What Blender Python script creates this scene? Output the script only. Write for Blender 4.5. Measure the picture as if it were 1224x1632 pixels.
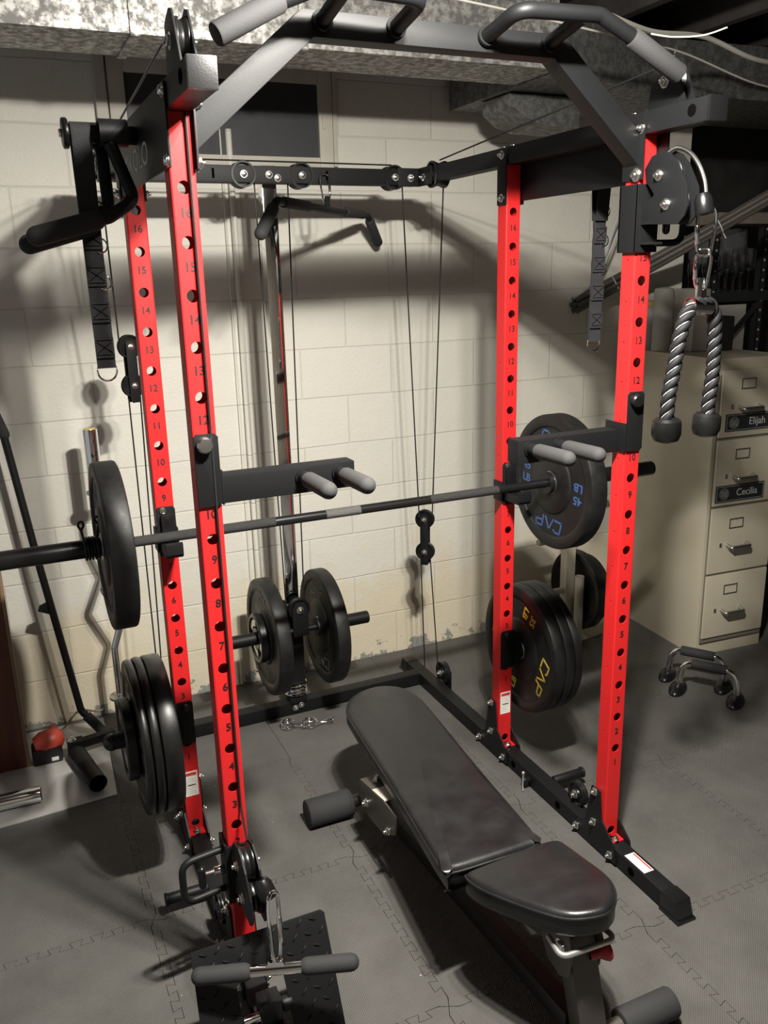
import bpy, bmesh, math, random
from mathutils import Vector, Matrix
V = Vector
random.seed(7)
scene = bpy.context.scene
for o in list(bpy.data.objects):
    bpy.data.objects.remove(o)
COL = scene.collection
PI = math.pi

# ------------------------------------------------------------------ camera, light, exposure
def look(yaw, pitch, roll):
    cy, sy, cp, sp = math.cos(yaw), math.sin(yaw), math.cos(pitch), math.sin(pitch)
    fw = V((sy*cp, cy*cp, sp)); rt = V((cy, -sy, 0)); up = rt.cross(fw)
    c, s = math.cos(roll), math.sin(roll)
    r2 = c*rt + s*up; u2 = -s*rt + c*up
    m = Matrix((r2, u2, -fw)).transposed()
    return m.to_4x4()
cd = bpy.data.cameras.new('camera'); cam = bpy.data.objects.new('camera', cd); COL.objects.link(cam)
cam.matrix_world = Matrix.Translation((-0.368, -1.749, 1.691)) @ look(0.41792, -0.27524, -0.02502)
cd.sensor_fit = 'HORIZONTAL'; cd.sensor_width = 36; cd.lens = 1358.67/1224*36; cd.clip_start = 0.02
scene.camera = cam
scene.view_settings.view_transform = 'Standard'
scene.view_settings.look = 'None'
scene.view_settings.gamma = 1
scene.view_settings.use_curve_mapping = False
scene.view_settings.exposure = 0.0

w = bpy.data.worlds.new('world'); scene.world = w; w.use_nodes = True
bg = w.node_tree.nodes['Background']; bg.inputs[0].default_value = (0.86, 0.92, 1.0, 1); bg.inputs[1].default_value = 0.34

def area(name, loc, size, power, col, target=None, spread=PI):
    l = bpy.data.lights.new(name, 'AREA'); l.shape = 'DISK'; l.size = size; l.energy = power; l.color = col; l.spread = spread
    o = bpy.data.objects.new(name, l); COL.objects.link(o); o.location = loc
    d = (V(target) - V(loc)) if target else V((0, 0, -1))
    o.rotation_euler = d.to_track_quat('-Z', 'Y').to_euler()
    return o
def point(name, loc, rad, power, col):
    l = bpy.data.lights.new(name, 'POINT'); l.shadow_soft_size = rad; l.energy = power; l.color = col
    o = bpy.data.objects.new(name, l); COL.objects.link(o); o.location = loc
    return o
# the basement's bare ceiling lamp in front of the rack: a core and two side heads
WARM = (1.0, 0.955, 0.87)
LP = (0.42, -0.69, 2.37)
for dx, dy, e in ((0, 0, 74), (-0.13, -0.03, 25), (0.13, 0.03, 25)):
    p = (LP[0]+dx, LP[1]+dy, LP[2])
    area('lamp_panel', p, .075, e, WARM, (p[0]+dx*2, p[1]+dy*2, 0))
    point('lamp_globe', (p[0], p[1], p[2]+.012), .032, e*.75, WARM)

# ------------------------------------------------------------------ materials
def newmat(name):
    m = bpy.data.materials.new(name); m.use_nodes = True
    nt = m.node_tree; b = nt.nodes['Principled BSDF']
    return m, nt, b
def N(nt, t, **kw):
    n = nt.nodes.new(t)
    for k, v in kw.items():
        if k in n.inputs: n.inputs[k].default_value = v
        else: setattr(n, k, v)
    return n
def link(nt, a, ao, b, bi):
    nt.links.new(a.outputs[ao], b.inputs[bi])
def simple(name, col, rough=0.5, metal=0.0, bump=0.0, scale=200.0, var=0.0, spec=None, vscale=8.0, coat=0.0):
    m, nt, b = newmat(name)
    b.inputs['Base Color'].default_value = (*col, 1); b.inputs['Roughness'].default_value = rough; b.inputs['Metallic'].default_value = metal
    if spec is not None: b.inputs['Specular IOR Level'].default_value = spec
    if coat: b.inputs['Coat Weight'].default_value = coat
    tc = N(nt, 'ShaderNodeTexCoord')
    if bump:
        n = N(nt, 'ShaderNodeTexNoise', Scale=scale, Detail=3.0); link(nt, tc, 'Object', n, 'Vector')
        bp = N(nt, 'ShaderNodeBump', Strength=bump, Distance=0.002); link(nt, n, 'Fac', bp, 'Height'); link(nt, bp, 'Normal', b, 'Normal')
    if var:
        n = N(nt, 'ShaderNodeTexNoise', Scale=vscale, Detail=5.0); link(nt, tc, 'Object', n, 'Vector')
        r = N(nt, 'ShaderNodeMapRange'); link(nt, n, 'Fac', r, 'Value')
        r.inputs['From Min'].default_value = .3; r.inputs['From Max'].default_value = .7
        r.inputs['To Min'].default_value = 1-var; r.inputs['To Max'].default_value = 1+var
        mx = N(nt, 'ShaderNodeVectorMath', operation='SCALE'); mx.inputs[0].default_value = col
        link(nt, r, 'Result', mx, 'Scale'); link(nt, mx, 'Vector', b, 'Base Color')
        r2 = N(nt, 'ShaderNodeMapRange'); link(nt, n, 'Fac', r2, 'Value')
        r2.inputs['From Min'].default_value = .3; r2.inputs['From Max'].default_value = .7
        r2.inputs['To Min'].default_value = max(0.03, rough-.08); r2.inputs['To Max'].default_value = min(1, rough+.08)
        link(nt, r2, 'Result', b, 'Roughness')
    return m
RED = simple('red_powder_coat', (0.55, 0.016, 0.017), 0.42, 0, 0.05, 900, spec=.34)
RED_IN = simple('dark_cut_numeral', (0.012, 0.004, 0.004), 0.6)
BLK = simple('black_powder_coat', (0.0060, 0.0064, 0.0072), 0.50, 0, 0.12, 900, spec=.27)
BLKG = simple('black_gloss_plastic', (0.006, 0.006, 0.0065), 0.30, 0, 0.1, 400)
RUB = simple('black_rubber', (0.0085, 0.0085, 0.0085), 0.50, 0, 0.10, 300, 0.25, vscale=20, spec=.38)
RUBS = simple('smooth_black_rubber', (0.006, 0.006, 0.006), 0.33, 0, 0.05, 200, 0.3, vscale=12)
FOAM = simple('black_foam_grip', (0.020, 0.020, 0.021), 0.80, 0, 0.5, 700)
FOAMG = simple('grey_knurled_grip', (0.034, 0.034, 0.034), 0.72, 0, 0.7, 900)
ZINC = simple('zinc_bolt', (0.78, 0.78, 0.76), 0.22, 1.0)
CHR = simple('chrome', (0.86, 0.86, 0.86), 0.06, 1.0)
STEEL = simple('brushed_steel', (0.55, 0.55, 0.54), 0.28, 1.0)
BARB = simple('black_oxide_bar', (0.028, 0.028, 0.029), 0.30, 0.7)
KNURL = simple('knurled_steel', (0.07, 0.07, 0.07), 0.45, 0.8, 0.9, 1400)
KNURLL = simple('worn_knurl', (0.20, 0.20, 0.195), 0.42, 0.9, 0.9, 1400)
CABLE = simple('black_cable', (0.012, 0.012, 0.012), 0.4)
VINYL = simple('black_vinyl', (0.009, 0.009, 0.0095), 0.38, 0, 0.10, 260, 0.22, vscale=14)
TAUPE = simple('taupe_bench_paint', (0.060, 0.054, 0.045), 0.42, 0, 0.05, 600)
TAUPED = simple('shaded_bench_paint', (0.020, 0.018, 0.016), 0.5, 0, 0.05, 600)  # taupe darkened for the frame under the pads, its shade painted in
TAUPEL = simple('light_bench_paint', (0.50, 0.47, 0.40), 0.5)
SILV = simple('silver_handle', (0.62, 0.62, 0.60), 0.35, 0.85)
REDP = simple('red_knob_plastic', (0.32, 0.010, 0.014), 0.35)
NYL = simple('black_nylon_webbing', (0.011, 0.0115, 0.013), 0.75, 0, 0.8, 500)
ROPEM = simple('black_braided_rope', (0.008, 0.008, 0.009), 0.62, 0, 0.3, 600, spec=.25)
ROPEW = simple('white_rope_tracer', (0.85, 0.85, 0.85), 0.5)
CAB = simple('cabinet_beige_paint', (0.50, 0.455, 0.35), 0.42, 0, 0.04, 300, 0.04, vscale=3)
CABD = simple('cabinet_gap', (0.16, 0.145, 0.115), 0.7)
CREAM = simple('cream_paint', (0.50, 0.46, 0.37), 0.45, 0, 0.05, 300)
WHT = simple('white_sticker', (0.80, 0.77, 0.70), 0.5)
STRED = simple('sticker_red', (0.55, 0.05, 0.04), 0.5)
GREY = simple('grey_print', (0.42, 0.42, 0.42), 0.6)
LOGO = simple('light_grey_print', (0.50, 0.50, 0.50), 0.6)
BLUE = simple('blue_print', (0.045, 0.10, 0.28), 0.5)
YEL = simple('yellow_print', (0.62, 0.46, 0.04), 0.5)
DGREY = simple('faint_print', (0.075, 0.075, 0.065), 0.5)
DARKP = simple('window_screen', (0.028, 0.030, 0.034), 0.55, 0, 0.1, 60, 0.2)
PAINTW = simple('painted_wood_trim', (0.52, 0.49, 0.42), 0.6, 0, 0.4, 60, 0.10)
SHEET = simple('pale_plastic_sheet', (0.42, 0.41, 0.39), 0.38, 0, 0.05, 50, 0.06)
DARKC = simple('dark_joist_wood_and_shade', (0.040, 0.036, 0.033), 0.8, 0, 0.4, 40, 0.3)
WIRE = simple('white_wire', (0.55, 0.53, 0.48), 0.5)
DUCTB = simple('insulated_bundle', (0.060, 0.050, 0.042), 0.45, 0, 0.2, 100)
SHELFM = simple('shelf_black_steel', (0.020, 0.021, 0.023), 0.5, 0.2)
PLANK = simple('grey_plank', (0.22, 0.19, 0.155), 0.7, 0, 0.3, 60, 0.2)
BOXW = simple('white_carton', (0.45, 0.43, 0.38), 0.7, 0, 0, 1, 0.05)
CARD = simple('tan_cardboard', (0.42, 0.27, 0.13), 0.8, 0, 0.1, 60, 0.1)
PLATEN = simple('dark_nameplate', (0.020, 0.024, 0.026), 0.4)
PHOTO = simple('photo_dark_red', (0.10, 0.035, 0.035), 0.5, 0, 0, 1, 0.9, vscale=90)
ORNG = simple('red_orange_plastic', (0.45, 0.055, 0.030), 0.45)
YLID = simple('yellow_lid', (0.55, 0.42, 0.12), 0.5)

def glassmat(name, col=(0.9, 0.92, 0.93), rough=0.03):
    m, nt, b = newmat(name)
    b.inputs['Base Color'].default_value = (*col, 1); b.inputs['Roughness'].default_value = rough
    b.inputs['Transmission Weight'].default_value = 1.0; b.inputs['IOR'].default_value = 1.45
    return m
GLASS = glassmat('clear_glass')
def filmmat():
    m, nt, b = newmat('clear_plastic_film')
    b.inputs['Base Color'].default_value = (0.75, 0.78, 0.8, 1); b.inputs['Roughness'].default_value = 0.12; b.inputs['Alpha'].default_value = 0.07
    tc = N(nt, 'ShaderNodeTexCoord'); n = N(nt, 'ShaderNodeTexNoise', Scale=26.0, Detail=4.0); link(nt, tc, 'Object', n, 'Vector')
    bp = N(nt, 'ShaderNodeBump', Strength=0.8, Distance=0.01); link(nt, n, 'Fac', bp, 'Height'); link(nt, bp, 'Normal', b, 'Normal')
    return m
FILM = filmmat()

def woodmat(name, c1, c2, scale, axis=2):
    m, nt, b = newmat(name)
    tc = N(nt, 'ShaderNodeTexCoord'); mp = N(nt, 'ShaderNodeMapping')
    s = [scale]*3; s[axis] = scale*0.08
    mp.inputs['Scale'].default_value = s; link(nt, tc, 'Object', mp, 'Vector')
    n = N(nt, 'ShaderNodeTexNoise', Scale=1.0, Detail=6.0); link(nt, mp, 'Vector', n, 'Vector')
    r = N(nt, 'ShaderNodeValToRGB'); r.color_ramp.elements[0].position = .3; r.color_ramp.elements[1].position = .7
    r.color_ramp.elements[0].color = (*c1, 1); r.color_ramp.elements[1].color = (*c2, 1)
    link(nt, n, 'Fac', r, 'Fac'); link(nt, r, 'Color', b, 'Base Color'); b.inputs['Roughness'].default_value = .45
    return m
BROWN = woodmat('brown_board', (0.085, 0.022, 0.012), (0.15, 0.042, 0.02), 30)
EDGE = woodmat('pale_board_edge', (0.16, 0.10, 0.055), (0.26, 0.17, 0.10), 60)

def galvmat(name='galvanized_steel', c1=(0.20, 0.197, 0.187), c2=(0.56, 0.55, 0.52)):
    m, nt, b = newmat(name)
    tc = N(nt, 'ShaderNodeTexCoord'); 
    n = N(nt, 'ShaderNodeTexNoise', Scale=38.0, Detail=7.0, Roughness=0.72); link(nt, tc, 'Object', n, 'Vector')
    v = N(nt, 'ShaderNodeTexVoronoi', Scale=60.0); link(nt, tc, 'Object', v, 'Vector')
    r = N(nt, 'ShaderNodeValToRGB'); e = r.color_ramp.elements
    e[0].position = .44; e[0].color = (*c1, 1); e[1].position = .60; e[1].color = (*c2, 1)
    link(nt, n, 'Fac', r, 'Fac'); link(nt, r, 'Color', b, 'Base Color')
    r2 = N(nt, 'ShaderNodeMapRange'); link(nt, n, 'Fac', r2, 'Value'); r2.inputs['From Min'].default_value = .4; r2.inputs['From Max'].default_value = .62
    r2.inputs['To Min'].default_value = .62; r2.inputs['To Max'].default_value = .42; link(nt, r2, 'Result', b, 'Roughness')
    b.inputs['Metallic'].default_value = 0.45
    return m
GALV = galvmat()
GALVD = galvmat('shaded_galvanized_steel', (0.10, 0.10, 0.098), (0.20, 0.20, 0.19))  # darkened copy of the galvanized steel: dimness of trunk and boot put into colour

def blockwall():
    m, nt, b = newmat('painted_block_wall')
    tc = N(nt, 'ShaderNodeTexCoord'); sp = N(nt, 'ShaderNodeSeparateXYZ'); link(nt, tc, 'Object', sp, 'Vector')
    cb = N(nt, 'ShaderNodeCombineXYZ')
    ax = N(nt, 'ShaderNodeMath', operation='ADD'); ax.inputs[1].default_value = -0.145+8; link(nt, sp, 'X', ax, 0)
    az = N(nt, 'ShaderNodeMath', operation='ADD'); az.inputs[1].default_value = 0.005+0.8; link(nt, sp, 'Z', az, 0)
    # joints wander a little, as laid block does
    wn = N(nt, 'ShaderNodeTexNoise', Scale=3.0, Detail=2.0); link(nt, tc, 'Object', wn, 'Vector')
    wm = N(nt, 'ShaderNodeMath', operation='MULTIPLY_ADD'); wm.inputs[1].default_value = .012; wm.inputs[2].default_value = -.006; link(nt, wn, 'Fac', wm, 0)
    az2 = N(nt, 'ShaderNodeMath', operation='ADD'); link(nt, az, 'Value', az2, 0); link(nt, wm, 'Value', az2, 1)
    link(nt, ax, 'Value', cb, 'X'); link(nt, az2, 'Value', cb, 'Y')
    br = N(nt, 'ShaderNodeTexBrick', Scale=1.0); br.offset = .5; br.offset_frequency = 2; br.squash = 1
    br.inputs['Brick Width'].default_value = .4; br.inputs['Row Height'].default_value = .2; br.inputs['Mortar Size'].default_value = .004
    br.inputs['Mortar Smooth'].default_value = 0.6
    br.inputs['Color1'].default_value = (0.66, 0.64, 0.57, 1); br.inputs['Color2'].default_value = (0.69, 0.67, 0.60, 1); br.inputs['Mortar'].default_value = (0.62, 0.60, 0.53, 1)
    link(nt, cb, 'Vector', br, 'Vector')
    # damp yellow staining low on the wall, in patches with ragged upper edges
    n1 = N(nt, 'ShaderNodeTexNoise', Scale=2.6, Detail=6.0, Roughness=.65); link(nt, tc, 'Object', n1, 'Vector')
    h = N(nt, 'ShaderNodeMath', operation='MULTIPLY_ADD'); h.inputs[1].default_value = 1.0; h.inputs[2].default_value = -0.08; link(nt, n1, 'Fac', h, 0)
    df = N(nt, 'ShaderNodeMath', operation='SUBTRACT'); link(nt, h, 'Value', df, 0); link(nt, sp, 'Z', df, 1)
    mr = N(nt, 'ShaderNodeMapRange'); link(nt, df, 'Value', mr, 'Value'); mr.inputs['From Min'].default_value = -.06; mr.inputs['From Max'].default_value = .12
    mr.inputs['To Max'].default_value = .70
    mx = N(nt, 'ShaderNodeMixRGB'); link(nt, mr, 'Result', mx, 'Fac'); link(nt, br, 'Color', mx, 'Color1'); mx.inputs['Color2'].default_value = (0.66, 0.575, 0.40, 1)
    # flaked paint along the foot of the wall
    n2 = N(nt, 'ShaderNodeTexNoise', Scale=9.0, Detail=8.0, Roughness=.75); link(nt, tc, 'Object', n2, 'Vector')
    f = N(nt, 'ShaderNodeMapRange'); link(nt, sp, 'Z', f, 'Value'); f.inputs['From Min'].default_value = 0; f.inputs['From Max'].default_value = .19
    f.inputs['To Min'].default_value = .49; f.inputs['To Max'].default_value = .80
    g = N(nt, 'ShaderNodeMath', operation='GREATER_THAN'); link(nt, n2, 'Fac', g, 0); link(nt, f, 'Result', g, 1)
    mx2 = N(nt, 'ShaderNodeMixRGB'); link(nt, g, 'Value', mx2, 'Fac'); link(nt, mx, 'Color', mx2, 'Color1'); mx2.inputs['Color2'].default_value = (0.27, 0.27, 0.25, 1)
    link(nt, mx2, 'Color', b, 'Base Color'); b.inputs['Roughness'].default_value = .55
    n3 = N(nt, 'ShaderNodeTexNoise', Scale=90.0, Detail=4.0, Roughness=.6); link(nt, tc, 'Object', n3, 'Vector')
    n4 = N(nt, 'ShaderNodeTexNoise', Scale=7.0, Detail=3.0); link(nt, tc, 'Object', n4, 'Vector')
    s1 = N(nt, 'ShaderNodeMath', operation='MULTIPLY_ADD'); s1.inputs[1].default_value = -0.5; link(nt, br, 'Fac', s1, 0); link(nt, n4, 'Fac', s1, 2)
    s2 = N(nt, 'ShaderNodeMath', operation='MULTIPLY_ADD'); s2.inputs[1].default_value = 0.35; link(nt, n3, 'Fac', s2, 0); link(nt, s1, 'Value', s2, 2)
    bp = N(nt, 'ShaderNodeBump', Strength=0.55, Distance=0.008); link(nt, s2, 'Value', bp, 'Height'); link(nt, bp, 'Normal', b, 'Normal')
    return m
BLOCK = blockwall()

def matfloor():
    m, nt, b = newmat('black_foam_mat')
    tc = N(nt, 'ShaderNodeTexCoord'); sp = N(nt, 'ShaderNodeSeparateXYZ'); link(nt, tc, 'Object', sp, 'Vector')
    def wave(a, bb, freq):
        u = N(nt, 'ShaderNodeMath', operation='MULTIPLY'); u.inputs[1].default_value = a*freq; link(nt, sp, 'X', u, 0)
        v = N(nt, 'ShaderNodeMath', operation='MULTIPLY_ADD'); v.inputs[1].default_value = bb*freq; link(nt, sp, 'Y', v, 0); link(nt, u, 'Value', v, 2)
        s = N(nt, 'ShaderNodeMath', operation='SINE'); link(nt, v, 'Value', s, 0)
        return s
    s1 = wave(1, 0.0, 2*PI/0.0070); s2 = wave(0.0, 1, 2*PI/0.0070)
    p = N(nt, 'ShaderNodeMath', operation='MULTIPLY'); link(nt, s1, 'Value', p, 0); link(nt, s2, 'Value', p, 1)
    n = N(nt, 'ShaderNodeTexNoise', Scale=5.0, Detail=6.0, Roughness=.6); link(nt, tc, 'Object', n, 'Vector')
    bp = N(nt, 'ShaderNodeBump', Strength=0.8, Distance=0.0022); link(nt, p, 'Value', bp, 'Height'); link(nt, bp, 'Normal', b, 'Normal')
    r = N(nt, 'ShaderNodeValToRGB'); e = r.color_ramp.elements
    e[0].position = .35; e[0].color = (0.088, 0.0845, 0.078, 1); e[1].position = .68; e[1].color = (0.122, 0.118, 0.109, 1)
    link(nt, n, 'Fac', r, 'Fac')
    # specks of chalk and lint
    v = N(nt, 'ShaderNodeTexVoronoi', Scale=11.0); link(nt, tc, 'Object', v, 'Vector')
    lt = N(nt, 'ShaderNodeMath', operation='LESS_THAN'); lt.inputs[1].default_value = .028; link(nt, v, 'Distance', lt, 0)
    mx = N(nt, 'ShaderNodeMixRGB'); link(nt, lt, 'Value', mx, 'Fac'); link(nt, r, 'Color', mx, 'Color1'); mx.inputs['Color2'].default_value = (0.35, 0.34, 0.32, 1)
    link(nt, mx, 'Color', b, 'Base Color'); b.inputs['Roughness'].default_value = .52; b.inputs['Specular IOR Level'].default_value = .50
    return m
MATF = matfloor()

# ------------------------------------------------------------------ mesh builder
def fillet(pts, r, n=6):
    pts = [V(p) for p in pts]; out = [pts[0]]
    for i in range(1, len(pts)-1):
        a, b, c = pts[i-1], pts[i], pts[i+1]
        d1 = (a-b); d2 = (c-b); l1, l2 = d1.length, d2.length
        d1.normalize(); d2.normalize()
        ang = d1.angle(d2)
        if ang > PI-0.02: out.append(b); continue
        t = min(r/math.tan(ang/2), l1*.48, l2*.48)
        p1, p2 = b+d1*t, b+d2*t
        for k in range(n+1):
            s = k/n
            out.append((1-s)**2*p1 + 2*s*(1-s)*b + s*s*p2)
    out.append(pts[-1]); return out
def smoothpath(pts, n=6, closed=False):
    pts = [V(p) for p in pts]; m = len(pts); out = []
    rng = range(m) if closed else range(m-1)
    for i in rng:
        p0 = pts[(i-1) % m] if (closed or i > 0) else pts[i]
        p1 = pts[i]; p2 = pts[(i+1) % m]
        p3 = pts[(i+2) % m] if (closed or i+2 < m) else p2
        for k in range(n):
            t = k/n
            out.append(0.5*((2*p1)+(p2-p0)*t+(2*p0-5*p1+4*p2-p3)*t*t+(3*p1-p0-3*p2+p3)*t**3))
    if not closed: out.append(pts[-1])
    return out
def frame(d):
    d = V(d).normalized()
    u = d.cross(V((0, 0, 1)))
    if u.length < 1e-3: u = d.cross(V((1, 0, 0)))
    u.normalize(); return u, d.cross(u).normalized(), d
class MB:
    def __init__(s): s.bm = bmesh.new()
    def face(s, vs, m=0):
        try:
            f = s.bm.faces.new(vs); f.material_index = m; return f
        except ValueError: return None
    def quad(s, pts, m=0): return s.face([s.bm.verts.new(p) for p in pts], m)
    def box(s, c, size, rot=None, bev=0.0, m=0, seg=2):
        """box by centre and size; rot is a 3x3 matrix"""
        t = bmesh.new(); bmesh.ops.create_cube(t, size=1)
        bmesh.ops.scale(t, vec=size, verts=t.verts)
        if bev > 0: bmesh.ops.bevel(t, geom=t.edges[:], offset=min(bev, min(size)*.45), segments=seg, profile=.7, affect='EDGES')
        M = Matrix.Translation(c) @ (rot.to_4x4() if rot else Matrix())
        s.merge(t, M, m); return s
    def span(s, a, b, bev=0.0, m=0):
        a, b = V(a), V(b)
        return s.box((a+b)/2, [abs(q) for q in (b-a)], None, bev, m)
    def merge(s, t, M, m=0):
        vm = {v: s.bm.verts.new(M @ v.co) for v in t.verts}
        for f in t.faces: s.face([vm[v] for v in f.verts], m)
        t.free()
    def bar(s, a, b, wd, ht, up=(0, 0, 1), bev=0.0, m=0):
        """rectangular bar from a to b: wd across, ht along up"""
        a, b = V(a), V(b); d = (b-a).normalized(); u = d.cross(V(up)).normalized(); v = u.cross(d).normalized()
        R = Matrix((u, d, v)).transposed()
        return s.box((a+b)/2, (wd, (b-a).length, ht), R, bev, m)
    def ring(s, c, u, v, r, n): return [s.bm.verts.new(V(c)+u*(r*math.cos(2*PI*k/n))+v*(r*math.sin(2*PI*k/n))) for k in range(n)]
    def lathe(s, prof, o, ax, n=32, m=0, closed=False):
        """prof: list of (radius, height along axis)"""
        u, v, d = frame(ax); o = V(o); rings = []
        for r, h in prof:
            rings.append([s.bm.verts.new(o+d*h)] if r < 1e-6 else s.ring(o+d*h, u, v, r, n))
        prs = list(zip(rings, rings[1:]))
        if closed: prs.append((rings[-1], rings[0]))
        for a, b in prs:
            for k in range(n):
                k2 = (k+1) % n
                if len(a) == 1 and len(b) == 1: continue
                if len(a) == 1: s.face([a[0], b[k], b[k2]], m)
                elif len(b) == 1: s.face([a[k], b[0], a[k2]], m)
                else: s.face([a[k], b[k], b[k2], a[k2]], m)
        return s
    def cyl(s, a, b, r, r2=None, n=24, m=0, bev=0.0):
        a, b = V(a), V(b); L = (b-a).length; r2 = r if r2 is None else r2
        if bev: pr = [(0, 0), (r-bev, 0), (r-bev*.3, bev*.3), (r, bev), (r2, L-bev), (r2-bev*.3, L-bev*.3), (r2-bev, L), (0, L)]
        else: pr = [(0, 0), (r, 0), (r2, L), (0, L)]
        return s.lathe(pr, a, b-a, n, m)
    def pipe(s, a, b, r, ri, n=24, m=0):
        a, b = V(a), V(b); L = (b-a).length
        return s.lathe([(ri, 0), (r, 0), (r, L), (ri, L)], a, b-a, n, m, True)
    def tube(s, pts, r, n=12, m=0, closed=False, caps=True):
        pts = [V(p) for p in pts]; k = len(pts); rings = []
        rr = r if isinstance(r, (list, tuple)) else [r]*k
        def tan(i):
            if closed: return (pts[(i+1) % k]-pts[(i-1) % k]).normalized()
            return (pts[min(i+1, k-1)]-pts[max(i-1, 0)]).normalized()
        u, v, d = frame(tan(0))
        for i in range(k):
            d2 = tan(i); q = d.rotation_difference(d2); u = q @ u; u = (u-d2*u.dot(d2)).normalized(); v = d2.cross(u); d = d2
            rings.append(s.ring(pts[i], u, v, rr[i], n))
        prs = list(zip(rings, rings[1:]))
        if closed: prs.append((rings[-1], rings[0]))
        for a, b in prs:
            off = 0
            if closed and a is rings[-1]:
                off = min(range(n), key=lambda q: (a[0].co-b[q].co).length)
            for j in range(n): s.face([a[j], a[(j+1) % n], b[(j+1+off) % n], b[(j+off) % n]], m)
        if caps and not closed:
            s.face(rings[0][::-1], m); s.face(rings[-1], m)
        return s
    def capsule(s, a, b, r, n=20, m=0):
        a, b = V(a), V(b); L = (b-a).length; pr = []
        for k in range(6): t = PI/2*k/5; pr.append((r*math.sin(t), r-r*math.cos(t)))
        for k in range(6): t = PI/2*k/5; pr.append((r*math.cos(t), L-r+r*math.sin(t)))
        pr[0] = (0, 0); pr[-1] = (0, L)
        return s.lathe(pr, a, b-a, n, m)
    def prism(s, poly, o, u, v, t, m=0, bev=0.0):
        """polygon in the (u,v) plane at o, thickness t along u x v, centred"""
        u, v, o = V(u).normalized(), V(v).normalized(), V(o); n = u.cross(v).normalized()
        tb = bmesh.new()
        A = [tb.verts.new(o+u*p[0]+v*p[1]-n*(t/2)) for p in poly]; f = tb.faces.new(A)
        ex = bmesh.ops.extrude_face_region(tb, geom=[f]); vs = [e for e in ex['geom'] if isinstance(e, bmesh.types.BMVert)]
        bmesh.ops.translate(tb, vec=n*t, verts=vs)
        bmesh.ops.recalc_face_normals(tb, faces=tb.faces)
        if bev: bmesh.ops.bevel(tb, geom=tb.edges[:], offset=bev, segments=2, profile=.7, affect='EDGES')
        s.merge(tb, Matrix(), m); return s
    def holed(s, o, u, v, wd, z0, z1, holes, n, m=0, seg=24):
        """strip along v from z0 to z1 with round holes (pos, radius); returns rings of hole vertices"""
        u, v, o = V(u), V(v), V(o); holes = sorted(holes); out = []
        cuts = [z0]
        for a, b in zip(holes, holes[1:]): cuts.append((a[0]+b[0])/2)
        cuts.append(z1)
        if not holes:
            s.quad([o-u*(wd/2)+v*z0, o+u*(wd/2)+v*z0, o+u*(wd/2)+v*z1, o-u*(wd/2)+v*z1], m); return out
        for (c, r), a, b in zip(holes, cuts, cuts[1:]):
            cor = [math.atan2(y, x) % (2*PI) for x, y in ((wd/2, a-c), (wd/2, b-c), (-wd/2, b-c), (-wd/2, a-c))]
            ang = sorted(set([round(2*PI*k/seg, 5) for k in range(seg)] + [round(q, 5) for q in cor]))
            ir, orr = [], []
            for t in ang:
                ct, st = math.cos(t), math.sin(t)
                ks = []
                if ct > 1e-9: ks.append((wd/2)/ct)
                if ct < -1e-9: ks.append((-wd/2)/ct)
                if st > 1e-9: ks.append((b-c)/st)
                if st < -1e-9: ks.append((a-c)/st)
                k = min(ks)
                ir.append(s.bm.verts.new(o+v*c+u*(r*ct)+v*(r*st))); orr.append(s.bm.verts.new(o+v*c+u*(k*ct)+v*(k*st)))
            q = len(ang)
            for j in range(q): s.face([ir[j], orr[j], orr[(j+1) % q], ir[(j+1) % q]], m)
            out.append(ir)
        return out
    def bridge(s, a, b, m=0):
        q = len(a)
        for j in range(q): s.face([a[j], a[(j+1) % q], b[(j+1) % q], b[j]], m)
    def text(s, body, size, o, u, v, depth=0.0008, m=0, align='CENTER', sx=1.0, bold=0.0):
        c = bpy.data.curves.new('t', 'FONT'); c.body = body; c.size = size; c.extrude = depth/2; c.align_x = align; c.align_y = 'CENTER'; c.offset = bold
        c.resolution_u = 3
        ob = bpy.data.objects.new('t', c); COL.objects.link(ob)
        dg = bpy.context.evaluated_depsgraph_get(); me = bpy.data.meshes.new_from_object(ob.evaluated_get(dg))
        bpy.data.objects.remove(ob); bpy.data.curves.remove(c)
        u, v, o = V(u).normalized(), V(v).normalized(), V(o); n = u.cross(v)
        vs = [s.bm.verts.new(o+u*(q.co.x*sx)+v*q.co.y+n*(q.co.z+depth/2)) for q in me.vertices]
        for p in me.polygons: s.face([vs[i] for i in p.vertices], m)
        bpy.data.meshes.remove(me); return s
    def strokes(s, lines, o, u, v, wd, depth=0.001, m=0):
        u, v, o = V(u).normalized(), V(v).normalized(), V(o); n = u.cross(v)
        for ln in lines:
            for a, b in zip(ln, ln[1:]):
                A, B = o+u*a[0]+v*a[1], o+u*b[0]+v*b[1]; d = (B-A).normalized()
                s.bar(A-d*(wd*.3)+n*(depth/2), B+d*(wd*.3)+n*(depth/2), wd, depth, n, 0, m)
        return s
ORG = {}
def obj(name, mb, mats, parent=None, sharp=35, origin=None, label=None):
    me = bpy.data.meshes.new(name)
    bmesh.ops.recalc_face_normals(mb.bm, faces=mb.bm.faces)
    og = ORG.get(parent.name, V((0, 0, 0))) if parent else (V(origin) if origin else V((0, 0, 0)))
    bmesh.ops.translate(mb.bm, vec=-og, verts=mb.bm.verts)
    mb.bm.to_mesh(me); mb.bm.free()
    for m in (mats if isinstance(mats, (list, tuple)) else [mats]): me.materials.append(m)
    me.shade_smooth(); me.set_sharp_from_angle(angle=math.radians(sharp))
    o = bpy.data.objects.new(name, me); COL.objects.link(o)
    if parent: o.parent = parent; ORG[o.name] = og
    else: o.location = og; ORG[o.name] = og
    if label: o['label'] = label
    return o
def tag(o, label, cat, group=None):
    o['label'] = label; o['category'] = cat
    if group: o['group'] = group
    return o
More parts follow.
